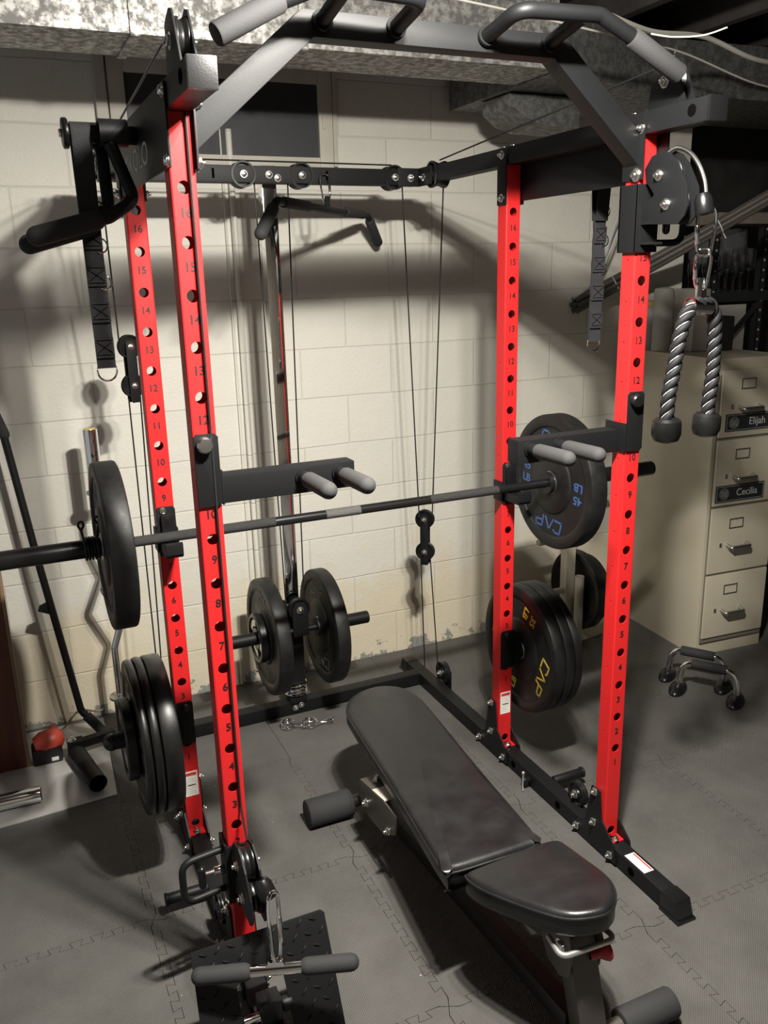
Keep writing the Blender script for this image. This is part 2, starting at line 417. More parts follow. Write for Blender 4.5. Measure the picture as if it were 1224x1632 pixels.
def thing(name, label, cat, loc=(0, 0, 0), group=None):
    o = bpy.data.objects.new(name, None); COL.objects.link(o); o.location = loc; o.empty_display_size = .05
    ORG[o.name] = V(loc); return tag(o, label, cat, group)
def struct(name, mb, m, sharp=35):
    o = obj(name, mb, m, None, sharp); o['kind'] = 'structure'; return o
def dup(root, loc, label=None, group=None):
    def cp(x, par):
        c = x.copy(); COL.objects.link(c); c.parent = par
        ORG[c.name] = V(loc)
        for k in x.children: cp(k, c)
        return c
    r = cp(root, None); r.location = loc
    if label: r['label'] = label
    if group: r['group'] = group
    return r
def bolt_mb(p, n, r=0.0085, h=0.008, head='hex'):
    mb = MB(); p, n = V(p), V(n).normalized()
    mb.cyl(p, p+n*0.0018, r*1.45, n=20)
    if head == 'hex': mb.cyl(p+n*0.0018, p+n*(h), r*1.05, n=6, bev=.0012); mb.cyl(p+n*h, p+n*(h+.006), r*.58, n=12, bev=.001)
    else: mb.lathe([(r*1.1, .0018), (r*1.1, h*.5), (r*.8, h*.85), (0, h)], p, n, 20)
    return mb
def bolt(p, n, parent, r=0.0085, head='hex', m=None):
    return obj('bolt', bolt_mb(p, n, r, .009, head), m or ZINC, parent)

# ------------------------------------------------------------------ the room
WY = 1.545
mb = MB(); mb.span((-3.0, WY, -0.1), (2.70, WY+.2, 2.75)); struct('wall_back', mb, BLOCK)
mb = MB(); mb.span((2.3, 2.10, -0.1), (4.0, 2.20, 2.75)); struct('wall_alcove', mb, DARKC)  # unlit opening: its darkness is put into the wall colour
mb = MB(); mb.span((4.0, -3.4, -0.1), (4.15, 2.20, 2.75)); struct('wall_right', mb, DARKC)  # coloured dark as well, shade of the room's right end painted in
mb = MB()
mb.span((-3.0, -3.4, -0.06), (4.0, WY, -0.0125)); mb.span((2.70, WY, -0.06), (4.0, 2.10, -0.0125))
# interlocking mats, 0.59 m pitch, each edge cut in a jigsaw; the floor is one surface of them
PX, PY, X0, Y0 = 0.59, 0.60, 0.410, 0.895
def jig(p0, p1):
    """points of a jigsaw edge from p0 to p1 (p1 left out); the same line whichever way it is walked"""
    p0, p1 = V(p0), V(p1); flip = (p1.x+p1.y) < (p0.x+p0.y)
    a, b = (p1, p0) if flip else (p0, p1)
    d = b-a; L = d.length; d.normalize(); nrm = V((d.y, -d.x, 0)); k = 22; pts = [a]
    for i in range(1, k-1):
        s0, s1 = L*i/k, L*(i+1)/k; e = L/k*.14; hgt = .0105*(1 if i % 2 else -1)
        pts += [a+d*(s0-e*hgt/abs(hgt)*0-e)+nrm*hgt, a+d*(s1+e)+nrm*hgt]
    pts.append(b)
    return (pts[::-1] if flip else pts)[:-1]
for ix in range(-5, 6):
    for iy in range(-6, 2):
        xa, ya = X0+PX*ix, Y0+PY*(iy-1)
        xb, yb = xa+PX, ya+PY
        if WY-yb < .10: yb = WY-.004
        if xa > 3.0 or yb-ya < .05: continue
        c = [V((xa, ya, 0)), V((xb, ya, 0)), V((xb, yb, 0)), V((xa, yb, 0))]; poly = []
        cut = yb > WY-.01
        for j in range(4):
            poly += [c[j]] if (cut and j in (1, 2, 3)) else jig(c[j], c[(j+1) % 4])
        n = len(poly); pts = []; g = .0011
        for i in range(n):                      # pull the outline in a hair so the joint shows
            d1 = (poly[i]-poly[i-1]).normalized(); d2 = (poly[(i+1) % n]-poly[i]).normalized()
            nr = V((-d1.y-d2.y, d1.x+d2.x, 0))
            pts.append(poly[i]+(nr.normalized()*g if nr.length > 1e-4 else V((0, 0, 0))))
        mb.prism([(q.x, q.y) for q in pts], (0, 0, -.006), (1, 0, 0), (0, 1, 0), .012)
struct('floor', mb, MATF, 30)
mb = MB(); mb.span((-3.0, -3.6, -0.1), (4.15, -3.4, 2.75)); struct('wall_front', mb, PLANK)
# ceiling: joists and boards
mb = MB(); mb.span((-3.0, -3.4, 2.62), (4.0, 2.10, 2.7))
for k in range(16):
    x = -2.8+.41*k
    mb.span((x, 1.03 if x < 1.5 else -3.4, 2.50), (x+.04, WY, 2.62))
struct('ceiling', mb, DARKC)
# window high in the wall, behind the rack
mb = MB()
WX0, WX1, WZ0, WZ1 = 0.155, 0.858, 2.112, 2.366
mb.span((WX0-.055, WY-.022, WZ0-.05), (WX0, WY, 2.60), .003); mb.span((WX1, WY-.022, WZ0-.05), (WX1+.055, WY, 2.60), .003)
mb.span((WX0, WY-.022, WZ0-.05), (WX1, WY, WZ0), .003); mb.span((WX0, WY-.022, WZ1), (WX1, WY, WZ1+.07), .003)
mb.span((WX1+.012, WY-.027, WZ0+.10), (WX1+.026, WY-.020, WZ0+.15), .002)
win = struct('window_1', mb, PAINTW)
mb = MB(); mb.span((WX0, WY-.010, WZ0), (WX1, WY-.002, WZ1)); obj('screen_panel', mb, DARKP, win)
mb = MB(); mb.span((WX0-.10, WY-.028, WZ0-.17), (WX0-.062, WY, 2.60), .003); mb.span((WX1+.058, WY-.018, WZ0-.03), (WX1+.075, WY, 2.60), .003)
struct('trim_1', mb, PAINTW)
mb = MB(); mb.tube(fillet([(0.508, WY-.012, 0.05), (0.508, WY-.012, 2.2)], .02), .012, 12); mb.tube([(0.478, WY-.006, 0.05), (0.478, WY-.006, 2.2)], .005, 8)
struct('trim_2', mb, BLOCK)

# ------------------------------------------------------------------ ducts and wires overhead
DZ = 2.30
t = thing('air_duct', 'galvanized sheet metal duct running across under the ceiling', 'duct', (0.2, .78, DZ))
mb = MB(); mb.span((-2.2, .763, DZ), (1.396, 1.015, DZ+.22), .003)
obj('duct_body', mb, GALV, t)
mb = MB()
for x in (0.073, 0.537):
    mb = MB(); mb.span((x-.012, .757, DZ-.006), (x+.012, .762, DZ+.22), .001); mb.span((x-.012, .757, DZ-.006), (x+.012, 1.018, DZ-.001), .001)
    obj('drive_cleat', mb, GALV, t)
t = thing('duct_trunk', 'larger galvanized trunk duct at the right, dim and speckled, above the rope', 'duct', (2.2, 1.0, DZ-.03))
mb = MB()
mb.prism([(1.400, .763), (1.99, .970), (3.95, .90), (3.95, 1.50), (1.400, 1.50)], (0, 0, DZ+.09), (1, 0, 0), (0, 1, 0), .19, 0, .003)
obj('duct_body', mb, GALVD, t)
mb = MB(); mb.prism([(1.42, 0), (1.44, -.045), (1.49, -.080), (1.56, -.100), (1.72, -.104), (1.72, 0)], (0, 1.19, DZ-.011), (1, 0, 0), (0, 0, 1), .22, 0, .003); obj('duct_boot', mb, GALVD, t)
for (pts, r, lab) in (
    ([(1.20, .30, 2.335), (1.50, .45, 2.345), (1.80, .55, 2.375), (2.10, .62, 2.345), (2.5, .75, 2.375), (3.0, .9, 2.40)], .0075, 'thick white cable drooping below the joists at top right'),
    ([(0.5, .35, 2.36), (0.95, .40, 2.345), (1.30, .45, 2.330), (1.75, .60, 2.34), (2.2, .70, 2.29), (2.7, .85, 2.31)], .0030, 'thin pale wire sagging under the thick white cable'),
    ([(1.10, -.02, 2.20), (1.13, -.06, 2.187), (1.18, -.10, 2.185), (1.23, -.12, 2.20)], .0018, 'short loose pale wire curl behind the right pull-up grip'),
    ([(1.75, .62, 2.36), (1.74, .66, 2.25), (1.73, .70, 2.20)], .0018, 'short pale wire hanging straight down beside the trunk duct')):
    mb = MB(); mb.tube(smoothpath(pts, 8), r, 8); tag(obj('ceiling_wire', mb, WIRE, None, origin=pts[0]), lab, 'wire')

# ------------------------------------------------------------------ the rack
RW, RD = 1.1086, 0.5865
BY0, BY1 = 1.190, 1.240          # rear base tube
TY0, TY1 = 1.140, 1.190          # rear top tube
rack = thing('power_rack', 'red and black power rack with pulley frame filling the room', 'power rack', (RW/2, RD/2, 0))
def upright(cx, cy, sticker):
    mb = MB(); h = .025; c = .0035; hi = .0225; z0, z1 = .058, 1.985
    holes = [(.353+.1*(k-1), .0125) for k in range(1, 17)]; main = [(.080, .0125)]+holes
    side = [(z+.05, .0028) for z, _ in holes]
    X, Y, Z = V((1, 0, 0)), V((0, 1, 0)), V((0, 0, 1)); o = V((cx, cy, 0))
    for n, u, hs in ((-Y, X, main), (Y, X, main), (-X, Y, side), (X, Y, side)):
        a = mb.holed(o+n*h, u, Z, 2*(h-c), z0, z1, hs, n); b = mb.holed(o+n*hi, u, Z, 2*hi, z0, z1, hs, n, 0)
        for p, q in zip(a, b): mb.bridge(p, q)
    for sx, sy in ((1, 1), (1, -1), (-1, 1), (-1, -1)):
        p = o+V((sx*h, sy*(h-c), 0)); q = o+V((sx*(h-c), sy*h, 0)); mid = o+V((sx*(h-c*.3), sy*(h-c*.3), 0))
        mb.quad([p+Z*z0, mid+Z*z0, mid+Z*z1, p+Z*z1]); mb.quad([mid+Z*z0, q+Z*z0, q+Z*z1, mid+Z*z1])
    # bent foot flange with its slot
    mb.span((cx-.024, cy-.056, .055), (cx-.006, cy-.020, .0595), .001); mb.span((cx+.006, cy-.056, .055), (cx+.024, cy-.020, .0595), .001)
    for k in range(1, 17): mb.text(str(k), .0255, (cx, cy-h-.0003, .353+.1*(k-1)-.0455), X, Z, .0005, 1, sx=.95, bold=.0005)
    up = obj('upright', mb, [RED, RED_IN], rack, 25)
    if sticker:
        mb = MB(); mb.span((cx-.021, cy-.0262, .174), (cx+.019, cy-.0250, .257)); mb.span((cx-.018, cy-.0266, .243), (cx+.016, cy-.0262, .253), 0, 1)
        for k in range(9): mb.span((cx-.017, cy-.0264, .182+.0065*k), (cx+.012-.004*(k % 3), cy-.0262, .1838+.0065*k), 0, 2)
        mb.span((cx-.012, cy-.0266, .2095), (cx+.012, cy-.0262, .2125), 0, 3)
        obj('warning_sticker', mb, [WHT, STRED, GREY, BLKG], up, label='white warning sticker with a red band')
    return up
for cx in (0, RW):
    for cy in (0, RD): upright(cx, cy, cy > .1)
def railholes(mb, x, s, ys, z):
    for y in ys: mb.cyl((x, y, z), (x+s*.0012, y, z), .0125, n=24, m=1)
HOLEB = simple('hole_dark', (0.002, 0.002, 0.002), .9, spec=0.0)
for cx, s in ((0, 1), (RW, -1)):
    mb = MB(); mb.span((cx-.025, -.290, .004), (cx+.025, 1.33, .054), .003)
    railholes(mb, cx+s*.025, s, (-.148, .205, .466), .029); railholes(mb, cx-s*.025, -s, (-.148, .205, .466), .029)
    rail = obj('base_rail', mb, [BLK, HOLEB], rack)
    for yf, d in ((-.290, -1), (1.33, 1)):
        mb = MB()
        mb.prism([(-.02, .056), (.032, .056), (.047, .012), (.047, .008), (.052, .008), (.052, .0), (-.02, .0), (-.02, .008), (-.02, .008)][:8], (cx, yf, 0), (0, d, 0), (0, 0, 1), .054, 0, .0015)
        mb.span((cx-.031, min(yf-d*.02, yf+d*.055), 0), (cx+.031, max(yf-d*.02, yf+d*.055), .008), .002)
        obj('foot_cap', mb, BLKG, rail)
    if s < 0:
        mb = MB(); mb.span((cx-.018, -.194, .0540), (cx+.016, -.110, .0546)); mb.span((cx+.008, -.190, .0546), (cx+.0135, -.114, .0549), 0, 1)
        for k in range(5): mb.span((cx-.014+.004*k, -.186, .0546), (cx-.0130+.004*k, -.125-.006*(k % 2), .0548), 0, 2)
        obj('warning_sticker', mb, [WHT, STRED, GREY], rail, label='white sticker with a red stripe')
mb = MB(); mb.span((.025, BY0, .004), (RW-.025, BY1, .054), .003); obj('rear_base_tube', mb, BLK, rack)
for x, z in ((.532, .038), (.556, .046)): bolt((x, BY0, z-.008), (0, -1, 0), rack)
# gusset plates at the upright feet
for cx, sg in ((0, 1), (RW, -1)):
    for cy, ht in ((0, .205), (RD, .215)):
        for side in (1, -1):
            xx = cx+sg*side*.0285
            mb = MB(); poly = [(cy+.035, ht), (cy-.004, ht), (cy-.016, .115), (cy-.076, .066), (cy-.088, .012), (cy-.05, .004), (cy+.112, .004), (cy+.118, .036), (cy+.060, .075)]
            mb.prism(poly, (xx, 0, 0), (0, 1, 0), (0, 0, 1), .005, 0, .001)
            obj('gusset_plate', mb, BLK, rack)
            for by, bz in ((.018, ht-.012), (.018, .090), (.098, .026), (-.062, .028)):
                bolt((xx+sg*side*.0026, cy+by, bz), (sg*side, 0, 0), rack)
        bolt((cx, cy-.045, .0597), (0, 0, 1), rack)
# side top beams, with their caps and hollow front ends
for cx, s in ((0, 1), (RW, -1)):
    mb = MB(); mb.span((cx-.025, -.232, 1.985), (cx+.025, 1.19, 2.035), .003)
    railholes(mb, cx+s*.025, s, (-.185,), 2.012); railholes(mb, cx-s*.025, -s, (-.185,), 2.012)
    bm_ = obj('side_beam', mb, [BLK, HOLEB], rack)
    mb = MB(); mb.span((cx-.0255, -.238, 1.984), (cx+.0255, -.228, 2.036), .003); obj('end_cap', mb, BLKG, bm_)
    for y in (-.02, .03, RD-.02, RD+.03): bolt((cx, y, 2.0355), (0, 0, 1), rack, head='dome')
    # side name plate between the uprights
    mb = MB(); xo = cx-s*.0285
    mb.span((xo-.002, -.060, 1.884), (xo+.002, .625, 2.030), .001)
    pl = obj('side_panel', mb, BLK, rack)
    for y, z in ((-.048, 2.015), (-.048, 1.897), (.612, 2.015), (.612, 1.897)): bolt((xo-s*.002, y, z), (-s, 0, 0), rack, head='dome')
    mb = MB(); u = V((0, -s, 0))
    mb.text('MIKOLO', .066, (xo-s*.0021, .32, 1.935), u, (0, 0, 1), .0006, 0, sx=1.35)
    mb.strokes([[(-.03, -.03), (-.03, .03), (0, 0), (.03, .03), (.03, -.03)], [(-.045, .03), (-.045, -.03)]], (xo-s*.0021, .545, 1.955), u, (0, 0, 1), .008, .0006)
    obj('lettering', mb, LOGO, pl, label='light grey lettering and mark')
    # rear bracket hugging the back upright
    xi = cx+s*.0275
    for x2 in ((xi, s), (cx-s*.0325, -s)):
        mb = MB(); mb.span((x2[0]-.002, RD-.028, 1.874), (x2[0]+.002, RD+.022, 2.034), .001); obj('corner_bracket', mb, BLK, rack)
        bolt((x2[0]+x2[1]*.002, RD-.004, 1.893), (x2[1], 0, 0), rack); bolt((x2[0]+x2[1]*.002, RD-.004, 2.014), (x2[1], 0, 0), rack)
    # front bracket holding the arch
    mb = MB(); mb.span((xi-.002, -.040, 1.885), (xi+.002, .032, 2.030), .001); obj('corner_bracket', mb, BLK, rack)
    bolt((xi+s*.002, -.020, 1.897), (s, 0, 0), rack, r=.011); bolt((xi+s*.002, -.030, 1.998), (s, 0, 0), rack)
mb = MB(); mb.span((.027, TY0, 1.980), (RW-.027, TY1, 2.033), .003)
for x in (.345, .735): mb.span((x-.004, TY0-.0008, 1.992), (x+.004, TY0, 2.022), 0, 1)
obj('rear_top_tube', mb, [BLK, HOLEB], rack)
for cx, s in ((0, 1), (RW, -1)):
    mb = MB(); mb.span((cx+s*.0265, TY0-.004, 1.976), (cx+s*.110, TY0-.0005, 2.037), .001)
    mb.span((cx+s*.0262, TY0-.10, 1.976), (cx+s*.0302, TY0-.0005, 2.037), .001); obj('corner_bracket', mb, BLK, rack)
    bolt((cx+s*.060, TY0-.004, 2.004), (0, -1, 0), rack); bolt((cx+s*.0305, TY0-.045, 2.004), (s, 0, 0), rack)
bolt((.531, TY0, 2.006), (0, -1, 0), rack); bolt((.560, TY0, 1.996), (0, -1, 0), rack)
def pulley_mb(c, ax, r=.041, wd=.020):
    mb = MB(); h = wd/2; a = V(ax).normalized()
    mb.lathe([(.008, -h), (r*.35, -h), (r*.42, -h*.45), (r*.78, -h*.45), (r*.86, -h), (r, -h), (r, -h*.8), (r*.85, -h*.15), (r*.85, h*.15), (r, h*.8), (r, h), (r*.86, h), (r*.78, h*.45), (r*.42, h*.45), (r*.35, h), (.008, h)], c, a, 36, 0, True)
    return mb
for x in (.445, .645, .988):
    mb = pulley_mb((x, TY0+.025, 2.006), (0, 1, 0), .041, .056); obj('pulley', mb, RUBS, rack)
    bolt((x, TY0-.004, 2.006), (0, -1, 0), rack)
for cx, s in ((0, 1), (RW, -1)):
    mb = pulley_mb((cx, 1.045, 2.008), (1, 0, 0), .044, .054); obj('pulley', mb, RUBS, rack)
    mb = pulley_mb((cx-s*.040, 1.10, .085), (1, 0, 0), .046, .024); obj('pulley', mb, RUBS, rack); bolt((cx-s*.026, 1.10, .085), (s, 0, 0), rack, r=.010)
    mb = MB(); mb.span((cx-s*.0545-.002, 1.06, .01), (cx-s*.0545+.002, 1.14, .10), .001); obj('pulley_bracket', mb, BLK, rack)
    mb = pulley_mb((cx-s*.018, .158, .088), (1, 0, 0), .040, .020); obj('pulley', mb, RUBS, rack); bolt((cx-s*.006, .158, .088), (s, 0, 0), rack, r=.010)
    # top front pulley housing above the beam
    for dx in (-.014, .014):
        mb = MB(); mb.prism([(-.155, 2.036), (-.125, 2.10), (-.105, 2.135), (-.085, 2.140), (-.045, 2.125), (-.030, 2.036)], (cx+dx, 0, 0), (0, 1, 0), (0, 0, 1), .004, 0, .001)
        obj('pulley_bracket', mb, BLK, rack)
    mb = pulley_mb((cx, -.085, 2.088), (1, 0, 0), .040, .022); obj('pulley', mb, RUBS, rack)
    bolt((cx+s*.016, -.085, 2.088), (s, 0, 0), rack, r=.010); bolt((cx-s*.016, -.085, 2.088), (-s, 0, 0), rack, r=.010)
    # short band horns low on each side
    hx = cx-s*.0255
    mb = MB(); mb.cyl((hx, .300, .047), (hx-s*.115, .300, .047), .015, bev=.002); mb.cyl((hx-s*.110, .300, .047), (hx-s*.118, .300, .047), .018, bev=.002); obj('band_horn', mb, BLK, rack)
    # pop pin with a thin clip on the inner side
    mb = MB(); mb.cyl((cx+s*.026, .365, .030), (cx+s*.052, .365, .030), .013, bev=.002); obj('pull_knob', mb, BLKG, rack)
    mb = MB(); mb.tube([(cx+s*.050, .365, .055), (cx+s*.056, .360, .020), (cx+s*.060, .350, .004)], .003, 8); mb.capsule((cx+s*.050, .366, .052), (cx+s*.050, .366, .066), .006, 12); obj('pin_clip', mb, SILV, rack)
# guide post of polished square tube
mb = MB(); mb.span((.5205, BY0+.001, .054), (.5705, BY1, 2.04), .003); obj('guide_post', mb, CHR, rack, label='polished chrome square post')
# arch that carries the pull-up grips
mb = MB(); q = .0205
lo = [(.028, 1.917), (.275, 2.130), (RW-.275, 2.130), (RW-.028, 1.917)]; hi = [(RW-.028, 1.988), (RW-.252, 2.178), (.252, 2.178), (.028, 1.988)]
mb.prism(lo+hi, (0, 0, 0), (1, 0, 0), (0, 0, 1), .05, 0, .002); obj('arch_crossmember', mb, BLK, rack)
for s in (-1, 1):
    def P(dx, y, z): return V((RW/2+s*dx, y, z))
    mb = MB()
    mb.tube(fillet([P(.105, -.020, 2.157), P(.105, -.150, 2.180), P(.300, -.150, 2.186), P(.393, -.150, 2.148), P(.505, -.163, 2.087)], .035, 8), .0155, 16)
    mb.tube([P(.262, -.020, 2.157), P(.262, -.148, 2.182)], .0150, 14)
    for dx in (.105, .262): mb.cyl(P(dx, -.0255, 2.158), P(dx, -.032, 2.160), .021, n=20)
    gp = obj('pull_up_grip', mb, BLK, rack)
    mb = MB(); a, b = P(.385, -.1495, 2.152), P(.510, -.1635, 2.084); mb.cyl(a, b, .0205, n=24, bev=.004); obj('foam_sleeve', mb, FOAM, gp)
# storage peg on each side panel
for cx, s in ((0, 1), (RW, -1)):
    x0 = cx-s*.0305
    mb = MB(); mb.cyl((x0, .285, 1.985), (x0-s*.142, .285, 1.985), .019, bev=.002); sp_ = obj('storage_peg', mb, BLK, rack)
    mb = MB(); mb.cyl((x0-s*.137, .285, 1.985), (x0-s*.150, .285, 1.985), .031, bev=.004); obj('peg_cap', mb, RUBS, sp_); mb = MB(); mb.cyl((x0-s*.150, .285, 1.985), (x0-s*.156, .285, 1.985), .009, n=6, bev=.001); obj('cap_bolt', mb, ZINC, sp_)

# ------------------------------------------------------------------ cables
def cable(paths, label, r=.0026):
    t = thing('steel_cable', label, 'cable', paths[0][-1])
    for p in paths:
        mb = MB(); mb.tube(p, r, 8); obj('cable_run', mb, CABLE, t)
    return t
def ropeup(cx, s, fz):
    fx = cx-s*.004
    return [[V((cx, -.085, 2.128)), V((cx, -.05, 2.126)), V((cx, 1.02, 2.052))],
            [V((cx-s*.008, 1.090, 2.005)), V((cx-s*.012, 1.13, fz+.03))]]
cable([[(.405, TY0+.02, 2.05), (.69, TY0+.02, 2.049), (.98, TY0+.02, 2.050)], [(.488, TY0+.03, 2.0), (.512, 1.175, .42)], [(.604, TY0+.03, 2.0), (.584, 1.175, .42)],
       [(1.027, TY0+.03, 2.0), (1.068, 1.15, .76)], [(.05, TY0+.02, 2.052), (.40, TY0+.02, 2.05)]],
      'black cable over the pulleys of the rear top bar down to the weight carriage', 'cable') if False else None
cable([[(.05, TY0+.02, 2.050), (.69, TY0+.02, 2.049), (.985, TY0+.02, 2.048)], [(.4875, TY0+.03, 2.0), (.512, 1.172, .44)], [(.604, TY0+.03, 2.0), (.584, 1.172, .44)], [(1.030, TY0+.03, 1.99), (1.070, 1.148, .752)]],
      'black cable over the rear top pulleys and down to the weight carriage')
cable([[(RW, -.085, 2.130), (RW, -.02, 2.124), (RW, 1.03, 2.053)], [(RW+.030, 1.06, 1.995), (RW+.012, 1.135, .752)], [(1.116, 1.150, .605), (1.136, 1.125, .10)], [(1.075, 1.150, .600), (1.100, 1.175, .09)]],
      'black cable slanting from the right front pulley back and down past the right floating pulley')
cable([[(0, -.085, 2.130), (0, -.02, 2.124), (0, 1.03, 2.053)], [(-.012, 1.09, 1.99), (.000, 1.150, 1.50)], [(.012, 1.150, 1.34), (.012, 1.150, .08)], [(.050, 1.150, 1.34), (.022, 1.150, .08)]],
      'black cable slanting from the left front pulley back and down past the left floating pulley')
mb = MB(); mb.tube([(.012, -.0300, 1.984), (.012, -.0300, .50), (.010, -.075, .44)], .0026, 8)
tag(obj('steel_cable', mb, CABLE, None, origin=(.012, -.03, .45)), 'black cable running down the face of the left front upright', 'cable')

def floater(cx, y, zt, zb, ang, label):
    t = thing('floating_pulley', label, 'pulley', (cx, y, zb)); d = V((math.sin(ang), math.cos(ang), 0)); u = V((math.cos(ang), -math.sin(ang), 0))
    for k, (sg, z, o) in enumerate(((0, zt, 0), (0, zb, 0))):
        mb = pulley_mb((cx, y, z), d, .038, .018); obj('pulley', mb, RUBS, t)
    for sg in (-1, 1):
        mb = MB(); mb.prism([(-.017, zb-.045), (-.012, zb-.055), (.012, zb-.055), (.017, zb-.045), (.017, zt+.012), (.010, zt+.020), (-.010, zt+.020), (-.017, zt+.012)], V((cx, y, 0))+d*(sg*.012), u, (0, 0, 1), .004, 0, .001)
        obj('side_plate', mb, BLK, t)
        for z in (zt, zb): bolt(V((cx, y, z))+d*(sg*.0145), d*sg, t, r=.008)
    return t
floater(1.096, 1.150, .742, .608, .75, 'double pulley block hanging low beside the right rear upright')
floater(.030, 1.150, 1.476, 1.350, -.30, 'double pulley block hanging high behind the left rear upright')

# ------------------------------------------------------------------ weight plates
CAPL = [[(.030, .006), (.030, .016), (.004, .020), (-.012, .004), (-.006, -.018), (.024, -.018)]]
def cap_strokes():
    C = [(-.030, .014), (-.034, .020), (-.064, .020), (-.072, -.020), (-.036, -.020)]
    A = [(-.026, -.020), (-.004, .020), (.018, -.020)]
    Pp = [(.030, -.020), (.036, .020), (.070, .020), (.072, .002), (.036, -.002)]
    return [C, A, Pp]
def bumper(name, label, group, x0, th, y, z, R=.225, pm=None, num=None, rot=0.0, hub=.105, face=-1, rub=None):
    """plate lying on the X axis between x0 and x0+th; lettering on both faces"""
    t = thing(name, label, 'weight plate', (x0+th/2, y, z-R), group); mb = MB(); o = V((x0, y, z)); e = .007
    d = min(.007, th*.16); ri, ro = hub/.225*R, R*.83
    prof = [(.0262, 0.001), (ri-.004, 0.001), (ri, d*.5), (ri+.004, d), (ro-.004, d), (ro, d*.3), (ro+.004, 0), (R-e, 0), (R-e*.3, e*.3), (R, e)]
    prof += [(r, th-h) for r, h in prof[::-1]]
    mb.lathe(prof, o, (1, 0, 0), 72, 0, True); obj('rubber_disc', mb, rub or RUB, t)
    mb = MB(); mb.lathe([(.0255, -.0005), (.036, -.0005), (.038, .001), (.038, th-.001), (.036, th+.0005), (.0255, th+.0005)], o, (1, 0, 0), 40, 0, True); obj('hub_insert', mb, STEEL if rub is None else BARB, t)
    if pm:
        mb = MB(); c, s = math.cos(rot), math.sin(rot)
        for sg in (-1, 1):
            n = V((sg, 0, 0)); v0 = V((0, 0, 1)); u0 = v0.cross(n).normalized() * 1.0
            u0 = V((0, sg, 0)); xx = (x0+d-.0001) if sg < 0 else (x0+th-d+.0001)
            cen = V((xx, y, z))
            for a in (0, PI):
                aa = rot+a; v = v0*math.cos(aa)+u0*-math.sin(aa); u = u0*math.cos(aa)+v0*math.sin(aa)
                rm = (ri+ro)/2*.99
                mb.strokes(cap_strokes(), cen+v*rm, u, v, .006, .0008)
                if num:
                    mb.text(num, .038, cen-u*rm+v*.022, u, v, .0008, sx=1.15, bold=.0006); mb.text('LB', .038, cen-u*rm-v*.022, u, v, .0008, sx=1.15, bold=.0006)
        obj('lettering', mb, pm, t)
    return t
BZ, BYY = 1.005, .530
bumper('bumper_plate', 'black rubber plate with blue lettering on the right end of the barbell', None, 1.246, .062, BYY, BZ, .225, BLUE, '45', math.radians(176))
bumper('bumper_plate', 'thick black rubber plate on the left end of the racked barbell', None, -.180, .062, BYY, BZ, .225, BLUE, '45', .6)
PZ, PYY = .418, .552
bumper('bumper_plate', 'black plate with yellow lettering innermost on the right storage peg', None, 1.150, .040, PYY, PZ, .225, YEL, '35', math.radians(-112))
bumper('bumper_plate', 'black plate in the middle of the right storage peg stack', None, 1.193, .034, PYY, PZ, .225, DGREY, '25', 1.2)
bumper('bumper_plate', 'black plate outermost on the right storage peg stack', None, 1.230, .030, PYY, PZ, .223, DGREY, '25', .3)
bumper('bumper_plate', 'thick glossy black plate innermost on the left storage peg', None, -.101, .051, PYY, PZ, .225, None, rub=RUBS)
bumper('bumper_plate', 'thinner black plate second from the upright on the left storage peg', None, -.127, .024, PYY, PZ, .225, None, rub=RUBS)
bumper('bumper_plate', 'slim black plate third from the upright on the left storage peg', None, -.151, .022, PYY, PZ, .222, DGREY, '25', .2, rub=RUBS)
def ironplate(label, x0, th, y, z, R, ribs=True):
    t = thing('iron_plate', label, 'weight plate', (x0+th/2, y, z-R)); o = V((x0, y, z)); mb = MB(); e = .004
    mb.lathe([(.0255, .004), (.040, .004), (.043, .012), (R*.60, .014), (R*.80, .010), (R*.86, 0), (R-e, 0), (R, e), (R, th-e), (R-e, th), (.0255, th)], o, (1, 0, 0), 56, 0, True)
    obj('plate_disc', mb, RUBS, t)
    mb = MB()
    for k in range(3 if ribs else 0):
        a0 = k*2*PI/3+.3
        pts = []
        for q in range(9): a = a0+q*.16; pts.append((R*.76*math.cos(a), R*.76*math.sin(a)))
        for q in range(8, -1, -1): a = a0+q*.16; pts.append((R*.50*math.cos(a), R*.50*math.sin(a)))
        mb.prism(pts, o+V((.0095, 0, 0)), (0, 1, 0), (0, 0, 1), .010, 0, .001)
    if ribs: obj('grip_rib', mb, STEEL, t)
    return t
ironplate('small ribbed black plate outermost on the left storage peg', -.184, .031, PYY, PZ, .118)

# plate brackets with pegs on the rear uprights
for cx, s, lab in ((0, -1, 'black plate storage bracket low on the left rear upright'), (RW, 1, 'black plate storage bracket low on the right rear upright')):
    t = thing('plate_bracket', lab, 'plate holder', (cx, RD, .35)); fy = RD-.0275
    mb = MB(); mb.prism([(-.024, .352), (.020, .352), (.0265, .360), (.0265, .482), (.020, .490), (-.018, .490), (-.024, .484)], (cx, fy, 0), (s, 0, 0), (0, 0, 1), .004, 0, .001)
    mb.span((cx+s*.0265-.002, fy-.030, .352), (cx+s*.0265+.002, fy+.055, .490), .001); obj('bracket_plate', mb, BLK, t)
    mb = MB(); mb.cyl((cx+s*.0285, PYY, PZ), (cx+s*.215, PYY, PZ), .0235, n=28, bev=.002); pg = obj('peg', mb, BLK, t)
    mb = MB(); mb.capsule((cx+s*.190, PYY, PZ), (cx+s*.238, PYY, PZ), .0250, 24); obj('peg_cap', mb, BLKG, pg)
    mb = MB(); mb.lathe([(.012, 0), (.012, .006), (.009, .012), (0, .014)], (cx-s*.002, fy-.002, .474), (0, -1, 0), 20); obj('pin_head', mb, BLKG, t)

